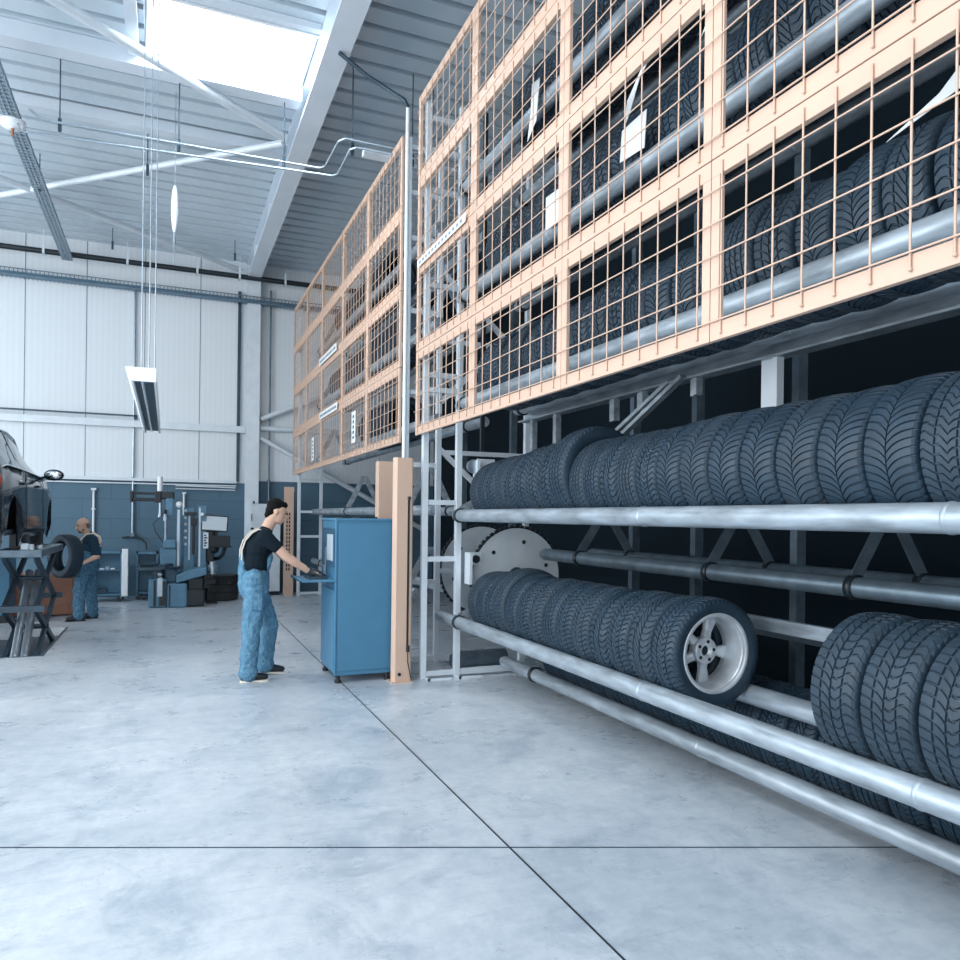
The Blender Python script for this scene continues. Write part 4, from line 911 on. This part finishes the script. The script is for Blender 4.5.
def man_one():
    t = thing('person', (.85, 7.70, 0), 'man in black t-shirt and light blue dungarees leaning on the shelf of the blue cabinet', 'person')
    yN, yF = 7.60, 7.84
    hipN, hipF = V3(.81, yN, .90), V3(.83, yF-.03, .90)
    kN, kF = V3(.765, yN-.02, .49), V3(.97, yF+.02, .51)
    aN, aF = V3(.745, yN-.02, .085), V3(.935, yF+.05, .10)
    pel = V3(.81, 7.71, .94); wa = V3(.80, 7.71, 1.10); ch = V3(.83, 7.71, 1.30); nk = V3(.925, 7.71, 1.49)
    shN, shF = V3(.885, 7.53, 1.415), V3(.905, 7.89, 1.415)
    elN, elF = V3(1.085, 7.50, 1.215), V3(1.11, 7.86, 1.20)
    wrN, wrF = V3(1.315, 7.52, 1.060), V3(1.33, 7.74, 1.075)
    hd = V3(1.015, 7.71, 1.655)
    b = MB()
    P, rot = head(b, hd, (1, -.10, 0), K=1.06, tilt=.26)
    b.limb(nk-V3(.02, 0, .03), hd+V3(-.035, 0, -.05), .063, .058)
    b.limb(pel, wa, .13, .125); b.limb(wa, ch, .12, .14); b.limb(ch, nk-V3(.03, 0, .06), .14, .07)
    for sh_, el, wr, hp, kn, an, hl in ((shN, elN, wrN, hipN, kN, aN, 1), (shF, elF, wrF, hipF, kF, aF, -1)):
        b.limb(sh_, el, .056, .045); b.limb(el, wr, .044, .028); b.limb(nk-V3(.02, 0, .05), sh_, .06, .055)
        b.limb(el+(wr-el)*.2, el+(wr-el)*.45, .047, .041)
        b.limb(hp, kn, .082, .055); b.limb(kn, an, .054, .036)
    hand(b, wrN, (1, .05, -.10), (0, 0, -1), curl=.28, thumb=-1); hand(b, wrF, (1, -.05, -.16), (0, 0, -1), curl=.28, thumb=1)
    skinned(b, 'body', 'skin', t, .0085, 3)
    g = MB()
    hand(g, wrN+V3(.0, 0, 0), (1, .05, -.10), (0, 0, -1), curl=.28, thumb=-1, w_=.042, fr=.0105); hand(g, wrF, (1, -.05, -.16), (0, 0, -1), curl=.28, thumb=1, w_=.042, fr=.0105)
    for wr, el in ((wrN, elN), (wrF, elF)): g.limb(wr-(wr-el).normalized()*.015, wr+(wr-el).normalized()*.03, .030, .030)
    skinned(g, 'gloves', 'glove', t, .006, 2)
    # shirt
    s_ = MB()
    s_.ball(V3(.81, 7.71, 1.15), (.142, .185, .17), 16); s_.ball(V3(.83, 7.71, 1.29), (.15, .195, .15), 16)
    s_.ball(V3(.865, 7.71, 1.38), (.12, .185, .09), 16); s_.limb(ch, nk-V3(.012, 0, .02), .14, .065)
    for sh_, el in ((shN, elN), (shF, elF)):
        s_.limb(sh_-V3(.01, 0, .0), sh_+(el-sh_)*.50, .073, .062); s_.limb(nk-V3(.035, 0, .06), sh_, .075, .07)
    so = skinned(s_, 't_shirt', 'tee', t, .010, 4); folds(so, .012, .09)
    # dungarees: trousers, bib, high back
    d_ = MB()
    d_.ball(V3(.80, 7.71, .93), (.155, .19, .17), 16); d_.ball(V3(.80, 7.71, 1.02), (.152, .185, .12), 16)
    for hp, kn, an in ((hipN, kN, aN), (hipF, kF, aF)):
        d_.limb(hp, kn, .116, .092); d_.limb(kn, an+V3(0, 0, .03), .090, .084); d_.limb(an+V3(0, 0, .07), an+V3(.0, 0, .0), .086, .092)
    d_.ball(V3(.925, 7.71, 1.15), (.045, .13, .13), 12, Matrix.Rotation(.25, 3, 'Y')); d_.ball(V3(.690, 7.71, 1.10), (.04, .13, .15), 12)
    d_.limb(V3(.79, 7.56, 1.0), V3(.79, 7.86, 1.0), .10, .10)
    for (p, q) in ((V3(.905, 7.64, 1.20), V3(.93, 7.63, 1.30)),): d_.limb(p, q, .03, .02)
    do = skinned(d_, 'dungarees', 'denim', t, .010, 3); folds(do, .034, .075)
    MB().box(.745, .86, yN-.125, yN-.10, .70, .86).box(.75, .84, yN-.13, yN-.10, .82, .865).build('thigh_pocket', 'denim', t, .01)
    st = MB()
    for yy, q in ((7.615, -1), (7.805, 1)):
        pts = [Vector(p) for p in ((.672, yy, 1.18), (.675, yy, 1.28), (.705, yy, 1.37), (.765, yy, 1.445), (.83, yy, 1.482), (.90, yy, 1.462), (.965, yy, 1.37), (.972, yy, 1.24))]
        for p, q_ in zip(pts, pts[1:]): st.bar(p, q_, .042, .010, up=(q_-p).cross(Vector((0, 1, 0))))
    st.build('straps', 'cream', t)
    # hair, face details
    h_ = MB()
    h_.ball(P(-.022, 0, .052), (.093, .081, .078), 16, rot); h_.ball(P(-.055, 0, .0), (.056, .072, .07), 14, rot); h_.ball(P(.034, 0, .078), (.052, .066, .036), 14, rot)
    h_.ball(P(-.075, 0, -.045), (.032, .058, .04), 12, rot)
    ho = skinned(h_, 'hair', 'hair', t, .008, 2); folds(ho, .006, .02)
    e_ = MB()
    for sd in (-1, 1):
        e_.ball(P(.079, sd*.030, .004), (.008, .013, .006), 8, rot); e_.bar(P(.088, sd*.015, .024), P(.078, sd*.048, .022), .008, .006)
    e_.build('eyes', 'hair', t)
    MB().limb(P(.0875, -.017, -.060), P(.0875, .017, -.060), .0028, .0028, 6).build('mouth', 'tail', t)
    for n_, heel, toe in (('shoe', V3(.665, yN-.02, .0), V3(.95, yN-.03, .0)), ('shoe', V3(.865, yF+.05, .018), V3(1.15, yF+.04, .0))):
        sb = MB(); shoe(sb, heel+V3(0, 0, .014), toe+V3(0, 0, .014)); so = skinned(sb, n_, 'black', t, .007, 2)
        sl = MB(); sole(sl, heel, toe); sl.build('sole', 'cream', so)
man_one()

def man_two():
    t = thing('person', (-1.12, 12.8, 0), 'bald bearded mechanic in dark shirt and blue dungarees holding a tyre against his chest', 'person')
    pel = V3(-1.10, 12.8, .84); ch = V3(-1.06, 12.8, 1.14); nk = V3(-1.09, 12.8, 1.30); hd = V3(-1.17, 12.77, 1.43)
    b = MB(); P, rot = head(b, hd, (-1, -.45, 0), tilt=.12)
    b.limb(nk-V3(0, 0, .03), hd+V3(.02, 0, -.06), .058, .054)
    b.limb(pel, ch, .14, .15); b.limb(ch, nk-V3(0, 0, .06), .14, .08)
    shN, shF = V3(-1.03, 12.62, 1.22), V3(-1.06, 12.99, 1.22)
    elN, elF = V3(-.95, 12.50, .98), V3(-1.12, 13.06, .98)
    wrN, wrF = V3(-1.14, 12.42, .88), V3(-1.26, 12.93, .86)
    hipN, hipF = V3(-1.13, 12.71, .82), V3(-1.08, 12.90, .82)
    kN, kF = V3(-1.20, 12.69, .45), V3(-1.07, 12.93, .45); aN, aF = V3(-1.20, 12.68, .08), V3(-1.04, 12.95, .08)
    for sh_, el, wr, hp, kn, an in ((shN, elN, wrN, hipN, kN, aN), (shF, elF, wrF, hipF, kF, aF)):
        b.limb(sh_, el, .052, .043); b.limb(el, wr, .042, .027); b.limb(nk-V3(0, 0, .05), sh_, .06, .06)
        b.limb(hp, kn, .08, .056); b.limb(kn, an, .054, .036)
    hand(b, wrN, (-.95, .0, .12), (0, 1, .1), curl=.35, thumb=1); hand(b, wrF, (-.8, -.35, 0), (0, -1, .3), curl=.35, thumb=-1)
    skinned(b, 'body', 'skin', t, .0085, 3)
    s_ = MB(); s_.ball(V3(-1.07, 12.8, 1.08), (.14, .19, .17), 16); s_.ball(V3(-1.065, 12.8, 1.19), (.12, .20, .10), 16); s_.limb(ch, nk-V3(0, 0, .02), .14, .07)
    for sh_, el in ((shN, elN), (shF, elF)): s_.limb(sh_, sh_+(el-sh_)*.85, .075, .066); s_.limb(nk-V3(0, 0, .06), sh_, .07, .072)
    so = skinned(s_, 'shirt', 'navy', t, .011, 3); folds(so, .014, .09)
    d_ = MB(); d_.ball(V3(-1.09, 12.8, .86), (.155, .19, .17), 16); d_.limb(V3(-1.09, 12.72, .95), V3(-1.09, 12.88, .95), .14, .14)
    d_.ball(V3(-1.19, 12.8, 1.10), (.04, .12, .12), 12); d_.ball(V3(-.95, 12.8, 1.08), (.035, .12, .13), 12)
    for hp, kn, an in ((hipN, kN, aN), (hipF, kF, aF)): d_.limb(hp, kn, .108, .085); d_.limb(kn, an+V3(0, 0, .03), .085, .08); d_.limb(an+V3(0, 0, .07), an, .08, .082)
    do = skinned(d_, 'dungarees', 'denim2', t, .011, 3); folds(do, .034, .075)
    st = MB()
    for yy in (12.71, 12.89): st.tube([(-.93, yy, 1.16), (-.945, yy, 1.26), (-1.03, yy, 1.315), (-1.12, yy, 1.30), (-1.21, yy, 1.20), (-1.22, yy, 1.10)], .012, 8)
    st.build('straps', 'cream', t)
    h_ = MB().ball(P(-.058, 0, .0), (.052, .075, .055), 12, rot); h_.ball(P(-.02, .06, .012), (.05, .02, .03), 8, rot); h_.ball(P(-.02, -.06, .012), (.05, .02, .03), 8, rot)
    skinned(h_, 'hair', 'stubble', t, .009, 2)
    h_ = MB().ball(P(.045, 0, -.082), (.040, .042, .036), 12, rot); h_.limb(P(.084, -.02, -.045), P(.084, .02, -.045), .009, .009, 8)
    h_.ball(P(.015, .045, -.06), (.03, .016, .03), 8, rot); h_.ball(P(.015, -.045, -.06), (.03, .016, .03), 8, rot)
    skinned(h_, 'beard', 'stubble', t, .009, 2)
    e_ = MB()
    for sd in (-1, 1): e_.ball(P(.079, sd*.030, .004), (.008, .013, .006), 8, rot); e_.bar(P(.088, sd*.015, .024), P(.078, sd*.048, .022), .008, .006)
    e_.build('eyes', 'hair', t)
    for heel, toe in ((V3(-1.11, 12.68, 0), V3(-1.39, 12.64, 0)), (V3(-.96, 12.95, 0), V3(-1.24, 12.91, 0))):
        sb = MB(); shoe(sb, heel+V3(0, 0, .012), toe+V3(0, 0, .012)); so = skinned(sb, 'shoe', 'black', t, .008, 2)
        sl = MB(); sole(sl, heel, toe); sl.build('sole', 'black', so)
man_two()
o = bpy.data.objects.new('tyre', get_tyre('R', .325, .20)); C.objects.link(o)
o.location = (-1.375, 12.55, .98); o.rotation_mode = 'QUATERNION'
ax = Vector((.80, .60, -.06)).normalized(); o.rotation_quaternion = Vector((0, 1, 0)).rotation_difference(ax)
tag(o, 'dark tyre held upright in both hands by the bearded mechanic', 'tyre')
